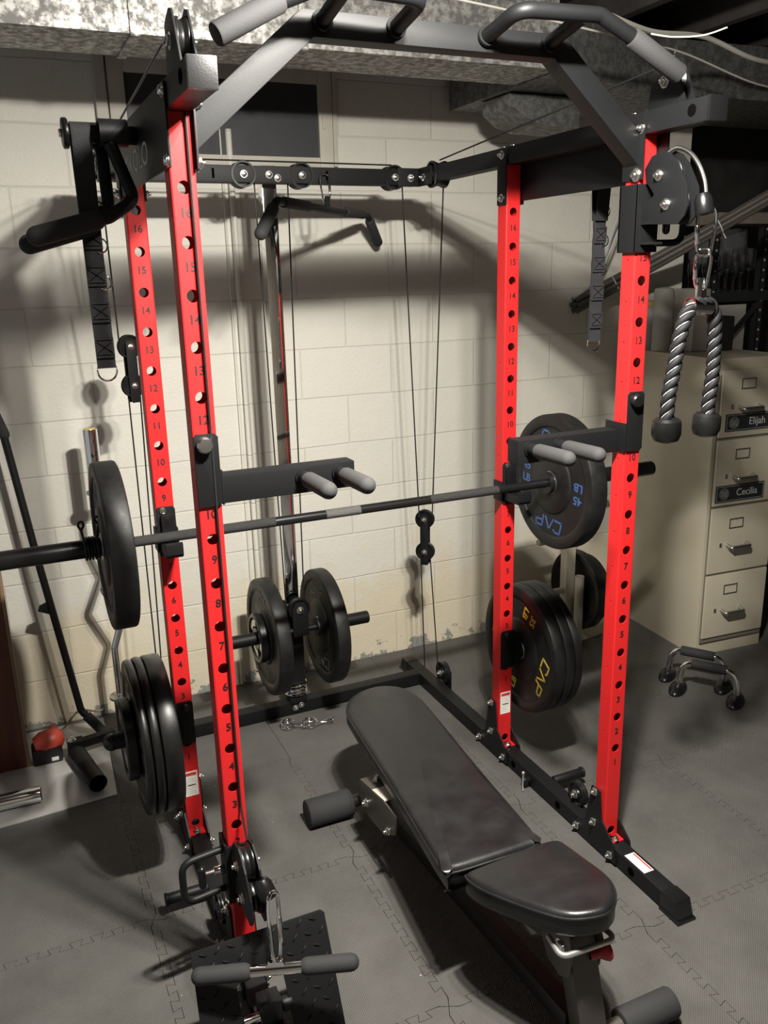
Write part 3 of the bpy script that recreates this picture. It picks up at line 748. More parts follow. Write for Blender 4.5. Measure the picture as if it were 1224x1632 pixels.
# ------------------------------------------------------------------ barbell
t = thing('barbell', 'long black barbell resting in the rack with one plate each end', 'barbell', (RW/2, BYY, BZ))
mb = MB(); segs = [(-.100, .02, 0), (.02, .31, 1), (.31, .455, 0), (.455, .575, 2), (.575, .66, 0), (.66, .80, 0), (.80, 1.06, 2), (1.06, 1.228, 0)]
segs = [(-.100, .30, 1), (.30, .455, 0), (.455, .565, 2), (.565, .80, 0), (.80, 1.045, 1), (1.045, 1.228, 0)]
for a, b, m_ in segs: mb.cyl((a, BYY, BZ), (b, BYY, BZ), .0142 if m_ else .0138, n=24, m=m_)
obj('shaft', mb, [BARB, KNURL, KNURLL], t)
for x, s in ((-.100, -1), (1.228, 1)):
    mb = MB(); mb.lathe([(.014, 0), (.036, 0), (.038, .002), (.038, .010), (.034, .012), (.034, .020), (0, .020)], (x, BYY, BZ), (s, 0, 0), 36); obj('collar', mb, BARB, t)
    mb = MB(); mb.cyl((x+s*.018, BYY, BZ), (x+s*.445, BYY, BZ), .0250, n=32, bev=.003); obj('sleeve', mb, BARB, t)
def spring_clip(name, label, c, ax, up, m, R=.0275, turns=4, pitch=.0062, wr=.0024, ln=.045):
    c = V(c); a = V(ax).normalized(); up = V(up).normalized(); u = up; v = a.cross(u); pts = []
    n = int(turns*20)
    for k in range(n+1):
        th = 2*PI*turns*k/n+.5
        pts.append(c+a*(pitch*turns*k/n)+u*(R*math.cos(th))+v*(R*math.sin(th)))
    def tail(p, th, dr, al, ln):
        """a straight wire leg leaving the coil and ending in a small flat eye"""
        o = u*math.cos(th)+v*math.sin(th); tn = (-u*math.sin(th)+v*math.cos(th))*dr; sd = a*(1 if al > 0 else -1)
        A = p+tn*.010; B_ = p+tn*ln+sd*abs(al)
        return [A, B_, B_+tn*.012+sd*.006, B_+tn*.022+sd*.004, B_+tn*.024-sd*.004+o*.004, B_+tn*.014-sd*.007+o*.007, B_+tn*.004+o*.006]
    th0, th1 = .5, 2*PI*turns+.5
    path = tail(pts[0], th0, -1, -.004, ln)[::-1]+pts+tail(pts[-1], th1, 1, .006, ln)
    mb = MB(); mb.tube(smoothpath(path, 2), wr, 8)
    return tag(obj(name, mb, m, None, origin=c), label, 'collar')
spring_clip('spring_collar', 'dark spring collar clamped on the left barbell sleeve beside the plate', (-.222, BYY, BZ), (1, 0, 0), (0, -.75, .65), BARB, .0290, 4.55, .0080, .0034, .050)
spring_clip('spring_collar', 'chrome spring collar lying on the mat, the left one of the pair', (.472, 1.108, .004), (0, 0, 1), (.93, .37, 0), CHR, .0262, 3.55, .0058, .0024, .05)
spring_clip('spring_collar', 'chrome spring collar lying on the mat, the one nearer the bench', (.552, 1.080, .004), (0, 0, 1), (.77, .64, 0), CHR, .0262, 3.55, .0058, .0024, .062)

# J-hooks holding the barbell
for cx, lab in ((0, 'black bar hook on the left rear upright under the barbell'), (RW, 'black bar hook on the right rear upright under the barbell')):
    t = thing('bar_hook', lab, 'bar hook', (cx, RD-.03, .945)); fy = RD-.0275
    mb = MB(); mb.prism([(-.022, .944), (.022, .944), (.026, .950), (.026, 1.076), (.020, 1.084), (-.020, 1.084), (-.026, 1.076), (-.026, .950)], (cx, fy, 0), (1, 0, 0), (0, 0, 1), .004, 0, .001)
    for sx in (-1, 1): mb.span((cx+sx*.028-.002, fy-.002, .955), (cx+sx*.028+.002, fy+.05, 1.020), .001)
    obj('hook_plate', mb, BLK, t)
    mb = MB(); mb.prism([(0, .962), (-.085, .962), (-.094, .972), (-.094, 1.002), (-.084, 1.004), (-.080, .990), (0, .990)], (cx, fy-.002, 0), (0, 1, 0), (0, 0, 1), .046, 0, .0015); obj('hook_arm', mb, BLK, t)
    mb = MB(); mb.span((cx-.016, fy-.015, .992), (cx+.016, fy-.002, 1.062), .003); mb.span((cx-.005, fy-.0165, 1.040), (cx+.005, fy-.015, 1.055), .001)
    obj('wear_pad', mb, BLKG, t)
    mb = MB(); mb.lathe([(.009, 0), (.009, .003), (0, .006)], (cx-.008, fy-.002, 1.074), (0, -1, 0), 16); obj('pin_head', mb, ZINC, t)

# ------------------------------------------------------------------ dip handles on the front uprights
for cx, s, lab in ((0, 1, 'black dip arm with two grey pegs on the left front upright'), (RW, -1, 'black dip arm with two grey pegs on the right front upright')):
    t = thing('dip_attachment', lab, 'dip attachment', (cx, 0, 1.22))
    mb = MB(); fy = -.0280
    mb.prism([(-.024, 1.226), (.020, 1.226), (.026, 1.232), (.026, 1.372), (.019, 1.380), (-.019, 1.380), (-.025, 1.373)], (cx, fy, 0), (1, 0, 0), (0, 0, 1), .005, 0, .001)
    mb.span((cx+s*.0285-.002, fy-.002, 1.226), (cx+s*.0285+.002, .05, 1.300), .001)
    obj('saddle_plate', mb, BLK, t)
    mb = MB(); mb.span((cx+s*.031, -.004, 1.222), (cx+s*.337, .044, 1.282), .003); obj('arm', mb, BLK, t)
    mb = MB(); mb.lathe([(.017, 0), (.017, .012), (.014, .016), (0, .017)], (cx-.004, fy-.003, 1.358), (0, -1, 0), 24); obj('pin_head', mb, STEEL if s > 0 else BLKG, t)
    for dx in (.215, .301):
        x = cx+s*dx
        mb = MB(); mb.cyl((x, -.004, 1.259), (x, -.035, 1.259), .0155, n=24); mb.cyl((x, -.004, 1.259), (x, -.009, 1.259), .019, n=24); pg = obj('peg', mb, BLK, t)
        mb = MB(); mb.capsule((x, -.026, 1.259), (x, -.178, 1.263), .0185, 24); obj('grip_sleeve', mb, FOAMG, pg)

# ------------------------------------------------------------------ pulley trolleys
def carabiner(label, top, bot, nrm, parent=None, wd=.024, r=.0036, m=None):
    top, bot = V(top), V(bot); ax = (bot-top); L = ax.length; ax.normalize(); u = V(nrm).cross(ax).normalized()
    P_ = [(-.25, .02), (.30, .02), (.52, .22), (.42, .75), (.30, .98), (-.05, 1.0), (-.30, .93), (-.42, .60), (-.42, .16)]
    pts = smoothpath([top+ax*(L*b)+u*(wd*a) for a, b in P_], 5, True)
    t = thing('carabiner', label, 'carabiner', bot)
    mb = MB(); mb.tube(pts, r, 10, closed=True); obj('hook_body', mb, m or CHR, t)
    mb = MB(); mb.cyl(top+ax*(L*.40)-u*(wd*.42), top+ax*(L*.78)-u*(wd*.38), r*1.35, n=10, bev=.0008); obj('gate', mb, m or CHR, t)
    return t
def trolley(cx, zc, flip, yaw, label, hs, dz=0):
    """slides on the upright; flip=-1 hangs the pulleys below the bracket"""
    t = thing('pulley_trolley', label, 'pulley trolley', (cx, 0, zc-.08))
    mb = MB()
    for sx, sy in ((1, 0), (-1, 0)): mb.span((cx+sx*.0300-.0028, -.034, zc-.078), (cx+sx*.0300+.0028, .034, zc+.078), .001)
    for sy in (-1, 1): mb.span((cx-.0328, sy*.0300-.0028, zc-.078), (cx+.0328, sy*.0300+.0028, zc+.078), .001)
    obj('sleeve', mb, BLK, t)
    Rm = Matrix.Rotation(yaw, 3, 'Z'); o = V((cx, -.036, zc)); yv = Rm @ V((0, -1, 0)); xv = Rm @ V((1, 0, 0))
    poly = [(.000, -.014), (.121, -.020), (.138, -.004), (.148, .018), (.142, .060), (.110, .110), (.085, .134), (.060, .144), (.022, .136), (.000, .110), (.006, .080), (.026, .064), (.036, .050), (.020, .038), (.002, .034)]
    poly = [(a, b+dz) for a, b in poly]
    poly = [(a, b*flip) for a, b in poly]
    for sg in (-1, 1):
        mb = MB(); mb.prism(poly, o+xv*(sg*.0165), yv, (0, 0, 1), .0045, 0, .001); obj('side_plate', mb, BLK, t)
    for (py, pz) in ((.050, .092+dz), (.080, .026+dz)):
        c = o+yv*py+V((0, 0, pz*flip))
        mb = pulley_mb(c, xv, .043, .026); obj('pulley', mb, RUBS, t)
        for sg in (-1, 1): bolt(c+xv*(sg*.019), xv*sg, t, r=.009)
    for z in (-.012, -.058):
        mb = MB(); mb.box(o+yv*.012+V((0, 0, z*flip)), (.040, .040, .006), Rm, .001); obj('swivel_tab', mb, BLK, t)
    mb = MB(); mb.cyl(o+yv*.012+V((0, 0, -.004*flip)), o+yv*.012+V((0, 0, .006*flip)), .010, n=12, bev=.001); obj('swivel_bolt', mb, ZINC, t)
    # loop handle and pull pin at the side
    x1 = cx+hs*.033
    mb = MB(); mb.tube(fillet([(x1, .004, zc+.052), (x1+hs*.100, -.01, zc+.052), (x1+hs*.100, -.01, zc-.056), (x1, .004, zc-.056)], .030, 8), .0085, 14); obj('loop_handle', mb, BLK, t)
    mb = MB(); mb.cyl((x1, 0, zc), (x1+hs*.024, 0, zc), .0110, n=20, bev=.001); mb.cyl((x1+hs*.024, 0, zc), (x1+hs*.050, 0, zc), .0055, n=16); pp = obj('pull_pin', mb, CHR, t)
    mb = MB(); mb.capsule((x1+hs*.054, -.002, zc+.024), (x1+hs*.054, -.002, zc-.036), .0095, 16); obj('pin_knob', mb, BLKG, pp)
    return t, o, xv, yv
t, o, xv, yv = trolley(RW, 1.798, 1, 0.0, 'black pulley trolley high on the right front upright, above the rope', 1)
# cable loop round the pulley and the black stop ball
mb = MB(); mb.tube(smoothpath([V((RW+.002, -.085, 1.935)), V((RW+.008, -.112, 1.946)), V((RW+.014, -.146, 1.932)), V((RW+.018, -.172, 1.905)), V((RW+.021, -.190, 1.870)), V((RW+.021, -.198, 1.840))], 6), .0052, 10)
tag(obj('steel_cable', mb, STEEL, None, origin=(RW, -.1, 1.9)), 'shiny cable bowed over the high right pulley above the stop ball', 'cable')
mb = MB(); mb.lathe([(.009, 0), (.019, .002), (.021, .008), (.020, .034), (.014, .046), (.007, .048)], (RW+.021, -.199, 1.796), (-.08, .18, 1), 28, 0)
tag(obj('cable_stop', mb, BLKG, None, origin=(RW+.02, -.2, 1.8)), 'black rubber cable stop above the carabiners at right', 'cable stop')
carabiner('chrome carabiner clipped under the right cable stop, the upper of two', (RW+.022, -.202, 1.815), (RW+.018, -.206, 1.708), (-.6, -1, 0), wd=.042, r=.0040)
carabiner('chrome carabiner holding the rope, the lower of two', (RW+.018, -.206, 1.722), (RW+.014, -.208, 1.636), (-1, -.55, 0), wd=.036, r=.0038)
# triceps rope
t = thing('triceps_rope', 'black twisted rope handle with white tracer and two rubber ends', 'rope', (RW+.02, -.21, 1.29))
rc = V((RW+.014, -.210, 0))
mb = MB(); mb.prism([(-.010, 1.660), (.010, 1.660), (.013, 1.640), (.016, 1.608), (-.016, 1.608), (-.013, 1.640)], rc, (1, 0, 0), (0, 0, 1), .010, 0, .002); mb.pipe(rc+V((-.030, .0, 1.598)), rc+V((.034, .006, 1.592)), .019, .0165, 24); obj('steel_clevis', mb, CHR, t)
def rope_side(path, tip):
    P_ = smoothpath(path, 14); L = [0]
    for a, b in zip(P_, P_[1:]): L.append(L[-1]+(b-a).length)
    mb = MB(); lead = .075; R = .0085
    k = len(P_)
    fr = []
    u, v, d = frame((P_[1]-P_[0]))
    for i in range(k):
        d2 = (P_[min(i+1, k-1)]-P_[max(i-1, 0)]).normalized(); q = d.rotation_difference(d2); u = q @ u; u = (u-d2*u.dot(d2)).normalized(); v = d2.cross(u); d = d2
        fr.append((u.copy(), v.copy()))
    for st in range(3):
        pts = []
        for i in range(k):
            th = 2*PI*L[i]/lead+st*2*PI/3; pts.append(P_[i]+fr[i][0]*(R*math.cos(th))+fr[i][1]*(R*math.sin(th)))
        mb.tube(pts, .0092, 12, 0)
        w = []
        for i in range(k):
            th = 2*PI*L[i]/lead+st*2*PI/3+PI/3; w.append(P_[i]+fr[i][0]*(.0118*math.cos(th))+fr[i][1]*(.0118*math.sin(th)))
        mb.tube(w, .0016, 6, 1)
    sr = obj('rope_strand', mb, [ROPEM, ROPEW], t)
    d = (P_[-1]-P_[-4]).normalized(); e = P_[-1]
    mb = MB(); mb.lathe([(.0135, -.012), (.026, -.012), (.0325, -.006), (.034, .004), (.034, .026), (.028, .040), (.012, .046), (0, .047)], e, d, 32); obj('rubber_end', mb, RUBS, sr)
rope_side([rc+V((.012, .003, 1.600)), rc+V((-.012, 0, 1.602)), rc+V((-.038, -.002, 1.580)), rc+V((-.056, -.004, 1.530)), rc+V((-.070, -.006, 1.455)), rc+V((-.080, -.006, 1.390)), rc+V((-.080, -.006, 1.332))], 0)
rope_side([rc+V((.000, .003, 1.596)), rc+V((.024, .006, 1.602)), rc+V((.050, .008, 1.582)), rc+V((.063, .010, 1.530)), rc+V((.066, .010, 1.440)), rc+V((.062, .010, 1.380)), rc+V((.059, .010, 1.330))], 0)

t, o, xv, yv = trolley(0.0, .325, 1, math.radians(1), 'black pulley trolley low on the left front upright, above the foot plate', -1, -.028)
lc = V((.024, -.190, .362))
mb = MB(); mb.lathe([(.009, 0), (.019, .002), (.021, .008), (.020, .034), (.014, .046), (.007, .048)], lc, (-.30, .45, 1), 28, 0)
tag(obj('cable_stop', mb, BLKG, None, origin=lc), 'black rubber cable stop above the low rowing handle at left', 'cable stop')
hc = V((.010, -.257, .235))
carabiner('chrome carabiner between the low cable stop and the rowing handle', lc+V((.006, -.010, .022)), hc+V((.006, .004, .020)), (-.5, 1, .3), wd=.036, r=.0044)
# rowing handle
t = thing('row_handle', 'straight rowing handle with two black foam grips over the foot plate', 'handle', hc)
dv = V((.341, -.112, -.004)).normalized()
L1 = .195
mb = MB(); mb.cyl(hc-dv*.17, hc+dv*.17, .0125, n=24); mb.prism([(-.026, .0), (-.016, .022), (.016, .022), (.026, .0)], hc+V((0, 0, .0)), dv, (0, 0, 1), .012, 0, .002); obj('bar', mb, CHR, t)
for s in (-1, 1):
    mb = MB(); mb.capsule(hc+dv*(s*.050), hc+dv*(s*.182), .0190, 24); obj('foam_grip', mb, FOAM, t)
# foot plate for rowing
t = thing('foot_plate', 'black diamond tread foot plate leaning at the foot of the left front upright', 'foot plate', (0, -.22, 0))
ptop, pbot = V((0, -.152, .256)), V((0, -.272, .022)); vv = (ptop-pbot); HH = vv.length; vv.normalize(); uu = V((1, 0, 0)); nn = uu.cross(vv)
mb = MB()
mb.prism([(-.160, HH), (-.160, .004), (-.150, 0), (-.066, 0), (-.066, HH*.62), (-.040, HH*.70), (.030, HH*.72), (.040, HH*.66), (.046, 0), (.150, 0), (.160, .006), (.160, HH-.008), (.152, HH), (-.152, HH)][1:], pbot, uu, vv, .004, 0, .001)
fp = obj('tread_plate', mb, BLK, t)
mb = MB()
for i in range(-5, 6):
    for j in range(0, 9):
        a, b = i*.032+(.016 if j % 2 else 0), .018+j*.029
        if abs(a) > .150 or b > HH-.012: continue
        if -.074 < a < .054 and b < HH*.76: continue
        dr = V((.7, .7)) if (i+j) % 2 else V((.9, -.42)); dd = (uu*dr.x+vv*dr.y).normalized()
        c = pbot+uu*a+vv*b+nn*.002
        mb.tube([c-dd*.011-nn*.001, c-dd*.005+nn*.0012, c+dd*.005+nn*.0012, c+dd*.011-nn*.001], [.0004, .0022, .0022, .0004], 6)
obj('tread_pattern', mb, BLK, fp)
mb = MB(); mb.span((-.024, -.232, .056), (.026, -.186, .122), .003); mb.span((-.031, -.240, .052), (.031, -.180, .060), .001); obj('mount_block', mb, BLKG, t)
mb = MB(); mb.cyl((-.062, -.222, .090), (-.026, -.222, .090), .010, n=20); obj('hinge_rod', mb, CHR, t)
mb = MB(); mb.cyl((.050, -.222, .100), (.027, -.222, .100), .016, n=20, bev=.002); obj('spacer', mb, BLK, t)

# ------------------------------------------------------------------ things hung on the side pegs
for k, (dy, lab) in enumerate(((0, 'black bent handle with foam grip hung at top left, nearer the camera'), (.055, 'black bent handle behind the nearer one at top left'))):
    t = thing('dip_grip', lab, 'handle', (-.10, .245+dy, 1.75)); y = .268+dy; x = -.082-.012*k; z = 1.985
    mb = MB(); mb.pipe((x+.030, y-.010, z), (x-.028, y-.010, z), .0275, .0205, 28); obj('sleeve', mb, BLK, t)
    mb = MB(); mb.tube(fillet([(x-.008, y-.020, z-.022), (-.052-.048*k, y-.032, 1.850-.008*k), (-.110-.03*k, y-.040, 1.815-.010*k), (-.22, y-.045, 1.787-.010*k)], .026, 8), .0135, 16); obj('bent_tube', mb, BLK, t)
    mb = MB(); mb.capsule((-.118-.008*k, y-.040, 1.814-.010*k), (-.278-.014*k, y-.048, 1.772-.014*k), .0205, 24); obj('foam_grip', mb, FOAM, t)
def strap(px, y, ztop, zbot, tilt, label, facing=-1):
    t = thing('loop_strap', label, 'strap', (px, y, zbot)); wd = .040
    def band(z0, z1, dy, th=.0035, k=8, wig=.0015):
        mb = MB(); pts = []
        rows = []
        for i in range(k+1):
            z = z0+(z1-z0)*i/k; yy = y+dy+wig*math.sin(i*2.3); xx = px+tilt*(ztop-z)
            rows.append([(xx-wd/2, yy-th/2, z), (xx+wd/2, yy-th/2, z), (xx+wd/2, yy+th/2, z), (xx-wd/2, yy+th/2, z)])
        vs = [[mb.bm.verts.new(p) for p in r] for r in rows]
        for a, b in zip(vs, vs[1:]):
            for j in range(4): mb.face([a[j], a[(j+1) % 4], b[(j+1) % 4], b[j]])
        mb.face(vs[0]); mb.face(vs[-1][::-1]); return mb
    # the loop over the peg
    mb = MB(); rows = []
    for i in range(17):
        a = -PI*.05+PI*1.1*i/16; r = .0205
        rows.append([(px-wd/2, y-r*math.cos(a), ztop-.027+r*math.sin(a)), (px+wd/2, y-r*math.cos(a), ztop-.027+r*math.sin(a)), (px+wd/2, y-(r+.003)*math.cos(a), ztop-.027+(r+.003)*math.sin(a)), (px-wd/2, y-(r+.003)*math.cos(a), ztop-.027+(r+.003)*math.sin(a))])
    rows = [[(px-wd/2+tilt*.2, y-.006, ztop-.20), (px+wd/2+tilt*.2, y-.006, ztop-.20), (px+wd/2+tilt*.2, y-.010, ztop-.20), (px-wd/2+tilt*.2, y-.010, ztop-.20)]]+rows+[[(px-wd/2+tilt*.2, y+.006, ztop-.20), (px+wd/2+tilt*.2, y+.006, ztop-.20), (px+wd/2+tilt*.2, y+.010, ztop-.20), (px-wd/2+tilt*.2, y+.010, ztop-.20)]]
    vs = [[mb.bm.verts.new(p) for p in r] for r in rows]
    for a, b in zip(vs, vs[1:]):
        for j in range(4): mb.face([a[j], a[(j+1) % 4], b[(j+1) % 4], b[j]])
    mb.face(vs[0]); mb.face(vs[-1][::-1])
    main = obj('webbing_loop', mb, NYL, t)
    obj('webbing_tail', band(ztop-.19, zbot+.03, 0, .006, 16), NYL, t)
    n = 4
    for i in range(n):
        z1 = ztop-.215-i*.078; mb = band(z1, z1-.045, -.006, .004, 3, 0)
        xx = px+tilt*(ztop-z1+.02)
        for q in range(3): mb.strokes([[(-.016, -.012), (.016, .012)], [(-.016, .012), (.016, -.012)], [(-.017, -.016), (.017, -.016)], [(-.017, .016), (.017, .016)]], (xx, y-.0082, z1-.022), (1, 0, 0), (0, 0, 1), .0012, .0008)
        obj('stitched_patch', mb, NYL, t)
    for i in range(3):
        z = ztop-.175-i*.078; xx = px+tilt*(ztop-z)+wd/2
        mb = MB(); mb.tube([V((xx-.004, y-.004, z))+V((.014*math.sin(a), 0, .015*math.cos(a))) for a in [k*PI/10 for k in range(-2, 13)]], .0019, 8); obj('side_ring', mb, CHR, t)
    xx = px+tilt*(ztop-zbot)
    mb = MB(); pts = [(xx-.021, y, zbot+.030), (xx+.021, y, zbot+.030)]+[(xx+.021*math.cos(a), y, zbot+.022-.022*math.sin(a)) for a in [k*PI/12 for k in range(0, 13)]]
    mb.tube(pts, .0022, 8, closed=True); obj('d_ring', mb, CHR, t)
strap(-.144, .286, 2.012, 1.466, .004, 'long black webbing strap with metal rings hung at top left')
strap(RW+.120, .300, 2.012, 1.452, -.010, 'long black webbing strap with metal rings hanging beside the right front upright')

# ------------------------------------------------------------------ lat bar on the rear top tube
hk = V((.720, 1.110, 1.995))
t = thing('lat_bar', 'black bent lat bar with foam ends hanging from the rear top bar', 'lat bar', (.72, 1.11, 1.80))
la = math.radians(47); ld = V((math.cos(la), math.sin(la), 0)); lo_ = V((.720, 1.108, 1.893))
mb = MB(); mb.tube(fillet([lo_-ld*.52+V((0, 0, -.095)), lo_-ld*.396+V((0, 0, .006)), lo_+V((0, 0, .002)), lo_+ld*.396+V((0, 0, .006)), lo_+ld*.52+V((0, 0, -.095))], .03, 6), .0125, 16)
mb.prism([(-.012, 0), (-.008, .040), (.008, .040), (.012, 0)], lo_+V((0, 0, .006)), ld, (0, 0, 1), .012, 0, .002); obj('bar', mb, BLK, t)
for s in (-1, 1):
    mb = MB(); mb.capsule(lo_+ld*(s*.412)+V((0, 0, -.007)), lo_+ld*(s*.528)+V((0, 0, -.102)), .0185, 20); obj('foam_grip', mb, FOAM, t)
    mb = MB(); mb.cyl(lo_+ld*(s*.16)+V((0, 0, .004)), lo_+ld*(s*.35)+V((0, 0, .005)), .0165, n=20, bev=.003); obj('foam_sleeve', mb, FOAM, t)
carabiner('chrome snap hook from which the lat bar hangs', (.722, TY0-.012, 2.010), (.720, 1.112, 1.922), (0, 1, 0), wd=.034, r=.0032)

# ------------------------------------------------------------------ weight carriage on the guide post
CX, CY = .5455, 1.2155
t = thing('weight_carriage', 'black sliding weight carriage with two pegs on the chrome post', 'weight carriage', (CX, CY, .13))
mb = MB()
for sx in (-1, 1): mb.span((CX+sx*.0290-.0028, CY-.032, .135), (CX+sx*.0290+.0028, CY+.032, .47), .001)
for sy in (-1, 1): mb.span((CX-.0318, CY+sy*.0290-.0028, .135), (CX+.0318, CY+sy*.0290+.0028, .47), .001)
mb.span((CX-.036, CY-.036, .128), (CX-.0262, CY+.036, .137), .001); mb.span((CX+.0262, CY-.036, .128), (CX+.036, CY+.036, .137), .001)
obj('sleeve', mb, BLK, t)
py_ = CY-.062
for sy in (-.016, .016):
    mb = MB(); mb.prism([(-.030, .355), (.030, .355), (.032, .460), (.018, .492), (-.018, .492), (-.032, .460)], (CX+.010, py_+sy, 0), (1, 0, 0), (0, 0, 1), .004, 0, .001); obj('pulley_cheek', mb, BLK, t)
mb = pulley_mb((CX+.010, py_, .462), (0, 1, 0), .042, .022); obj('pulley', mb, RUBS, t); bolt((CX+.010, py_-.018, .462), (0, -1, 0), t, r=.010)
mb = MB(); mb.span((CX-.020, py_+.016, .36), (CX+.020, CY-.0318, .40), .001); obj('mount_tab', mb, BLK, t)
mb = MB(); mb.cyl((CX-.14, py_, .375), (CX+.14, py_, .375), .012, n=20); obj('axle', mb, BARB, t)
for s in (-1, 1):
    mb = MB(); mb.lathe([(.012, 0), (.036, 0), (.036, .006), (.0245, .008), (.0245, .215), (.022, .218), (0, .218)], (CX+s*.075, py_, .375), (s, 0, 0), 32); obj('weight_peg', mb, BLK, t)
bumper('bumper_plate', 'black rubber plate on the left peg of the weight carriage', None, CX-.138, .052, py_, .375, .222, DGREY, None, -.25)
bumper('bumper_plate', 'black rubber plate on the right peg of the weight carriage', None, CX+.084, .052, py_, .375, .222, DGREY, None, .12)
ironplate('small ribbed plate outside the left plate of the weight carriage', CX-.168, .028, py_, .375, .094)
pts = []
for k in range(5*20+1): a = 2*PI*k/20; pts.append((CX+.0400*math.cos(a), CY+.0400*math.sin(a), .082+.0096*k/20))
mb = MB(); mb.tube(pts, .0042, 8); tag(obj('stop_spring', mb, CHR, None, origin=(CX, CY, .08)), 'bright coil spring round the foot of the chrome post', 'spring')
mb = MB()
for sx in (-1, 1): mb.span((CX+sx*.0300-.0040, CY-.034, .0545), (CX+sx*.0300+.0040, CY+.034, .077), .001); mb.span((CX-.026, CY+sx*.0300-.0040, .0545), (CX+.026, CY+sx*.0300+.0040, .077), .001)
obj('post_socket', mb, BLK, rack)

# ------------------------------------------------------------------ weight bench
t = thing('weight_bench', 'flat black padded weight bench standing inside the rack', 'bench', (.53, -.05, 0))
def pad(outline, zfun, th, name, mat, parent):
    """cushion over an outline: rounded top edge, piping near the top"""
    cen = sum((V((p[0], p[1], 0)) for p in outline), V((0, 0, 0)))/len(outline)
    pts = smoothpath([(p[0], p[1], 0) for p in outline], 5, True); mb = MB(); n = len(pts); rings = []
    for ins, dz in ((.012, -th), (.003, -th+.005), (0, -th+.012), (0, -.017), (.002, -.009), (.006, -.0035), (.012, -.0005), (.017, .0006)):
        rg = []
        for i, p in enumerate(pts):
            d = (pts[(i+1) % n]-pts[i-1]).normalized(); nr = V((-d.y, d.x, 0))
            if nr.dot(cen-p) < 0: nr = -nr
            q = p+nr*ins; rg.append(mb.bm.verts.new((q.x, q.y, zfun(q)+dz)))
        rings.append(rg)
    for a, b in zip(rings, rings[1:]):
        for i in range(n): mb.face([a[i], a[(i+1) % n], b[(i+1) % n], b[i]])
    mb.face(rings[0][::-1]); 
    c = mb.bm.verts.new((cen.x, cen.y, zfun(cen)+.004))
    for i in range(n): mb.face([rings[-1][i], rings[-1][(i+1) % n], c])
    o = obj(name, mb, mat, parent, 60)
    mb = MB(); pp = []
    for i, p in enumerate(pts):
        d = (pts[(i+1) % n]-pts[i-1]).normalized(); nr = V((-d.y, d.x, 0))
        if nr.dot(cen-p) < 0: nr = -nr
        q = p+nr*.0002; pp.append((q.x, q.y, zfun(q)-.0135))
    mb.tube(pp, .0030, 8, closed=True); obj('piping', mb, mat, o)
    return o
flat = lambda q: 0.345
pad([(0.428, -0.238), (0.445, -0.261), (0.544, -0.266), (0.663, -0.266), (0.691, -0.246), (0.717, 0.079), (0.751, 0.456), (0.753, 0.547), (0.729, 0.615), (0.677, 0.653), (0.618, 0.656), (0.555, 0.63), (0.512, 0.568), (0.495, 0.488), (0.463, 0.111)], flat, .058, 'back_pad', VINYL, t)
seat = lambda q: 0.2941+(-0.1793)*q.y
pad([(0.464, -0.295), (0.48, -0.28), (0.566, -0.273), (0.673, -0.266), (0.722, -0.273), (0.735, -0.298), (0.735, -0.373), (0.733, -0.448), (0.719, -0.5), (0.684, -0.548), (0.648, -0.569), (0.605, -0.564), (0.561, -0.539), (0.525, -0.481), (0.491, -0.407), (0.469, -0.346)], seat, .064, 'seat_pad', VINYL, t)
def B(x, y, z): return V((x, y, z))
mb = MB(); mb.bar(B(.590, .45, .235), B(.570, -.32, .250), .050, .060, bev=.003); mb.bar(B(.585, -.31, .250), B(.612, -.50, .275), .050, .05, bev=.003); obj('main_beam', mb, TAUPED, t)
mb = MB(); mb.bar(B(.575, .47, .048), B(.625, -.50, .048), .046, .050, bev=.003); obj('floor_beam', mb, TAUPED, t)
mb = MB(); mb.bar(B(.618, -.498, .300), B(.638, -.540, .042), .066, .050, up=(0, 1, .3), bev=.003); fl_ = obj('front_post', mb, TAUPE, t)
for sx in (-1, 1):
    mb = MB(); mb.prism([(-.40, .318), (-.53, .318), (-.545, .285), (-.535, .215), (-.505, .195), (-.46, .205), (-.42, .27)], (.620+sx*.040, 0, 0), (0, 1, 0), (0, 0, 1), .005, 0, .001); obj('post_bracket', mb, TAUPE, t)
bolt((.5775, -.505, .275), (-1, 0, 0), t, r=.011, head='dome')
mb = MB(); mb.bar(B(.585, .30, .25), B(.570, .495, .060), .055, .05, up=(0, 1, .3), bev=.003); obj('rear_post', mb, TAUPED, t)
bk = [(.345, .165), (.335, .225), (.262, .240), (.150, .262), (.075, .262), (.085, .200), (.16, .150), (.28, .140)]
for bx in (.458, .560):
    mb = MB(); mb.prism(bk, (bx, 0, 0), (0, 1, 0), (0, 0, 1), .005, 0, .001); obj('pivot_bracket', mb, TAUPE, t)
mb = MB(); mb.bar(B(.509, .335, .228), B(.509, .245, .2465), .106, .005, bev=.001); obj('pivot_cover', mb, TAUPE, t)
mb = MB(); mb.bar(B(.509, .243, .2470), B(.509, .155, .2655), .106, .005, bev=.001); obj('pivot_cover', mb, TAUPEL, t, label='pale cover plate under the backrest')
bolt((.495, .29, .241), (0, .2, 1), t, r=.011); bolt((.4555, .285, .180), (-1, 0, 0), t, r=.010); bolt((.4555, .13, .185), (-1, 0, 0), t, r=.008)
for (ya, za, x0, x1, nm) in ((.495, .0445, .335, .785, 'rear_foot'), (-.548, .0355, .375, .868, 'front_foot')):
    mb = MB(); mb.cyl((x0+.01, ya, za), (x1-.01, ya, za), .020, n=24); ft = obj(nm, mb, TAUPE, t)
    ws = .150
    for a, b in ((x0, x0+ws), (x1-ws, x1)):
        mb = MB(); mb.cyl((a, ya, za), (b, ya, za), .0440 if ya > 0 else .035, n=32, bev=.005); obj('rubber_roller', mb, FOAM, ft)
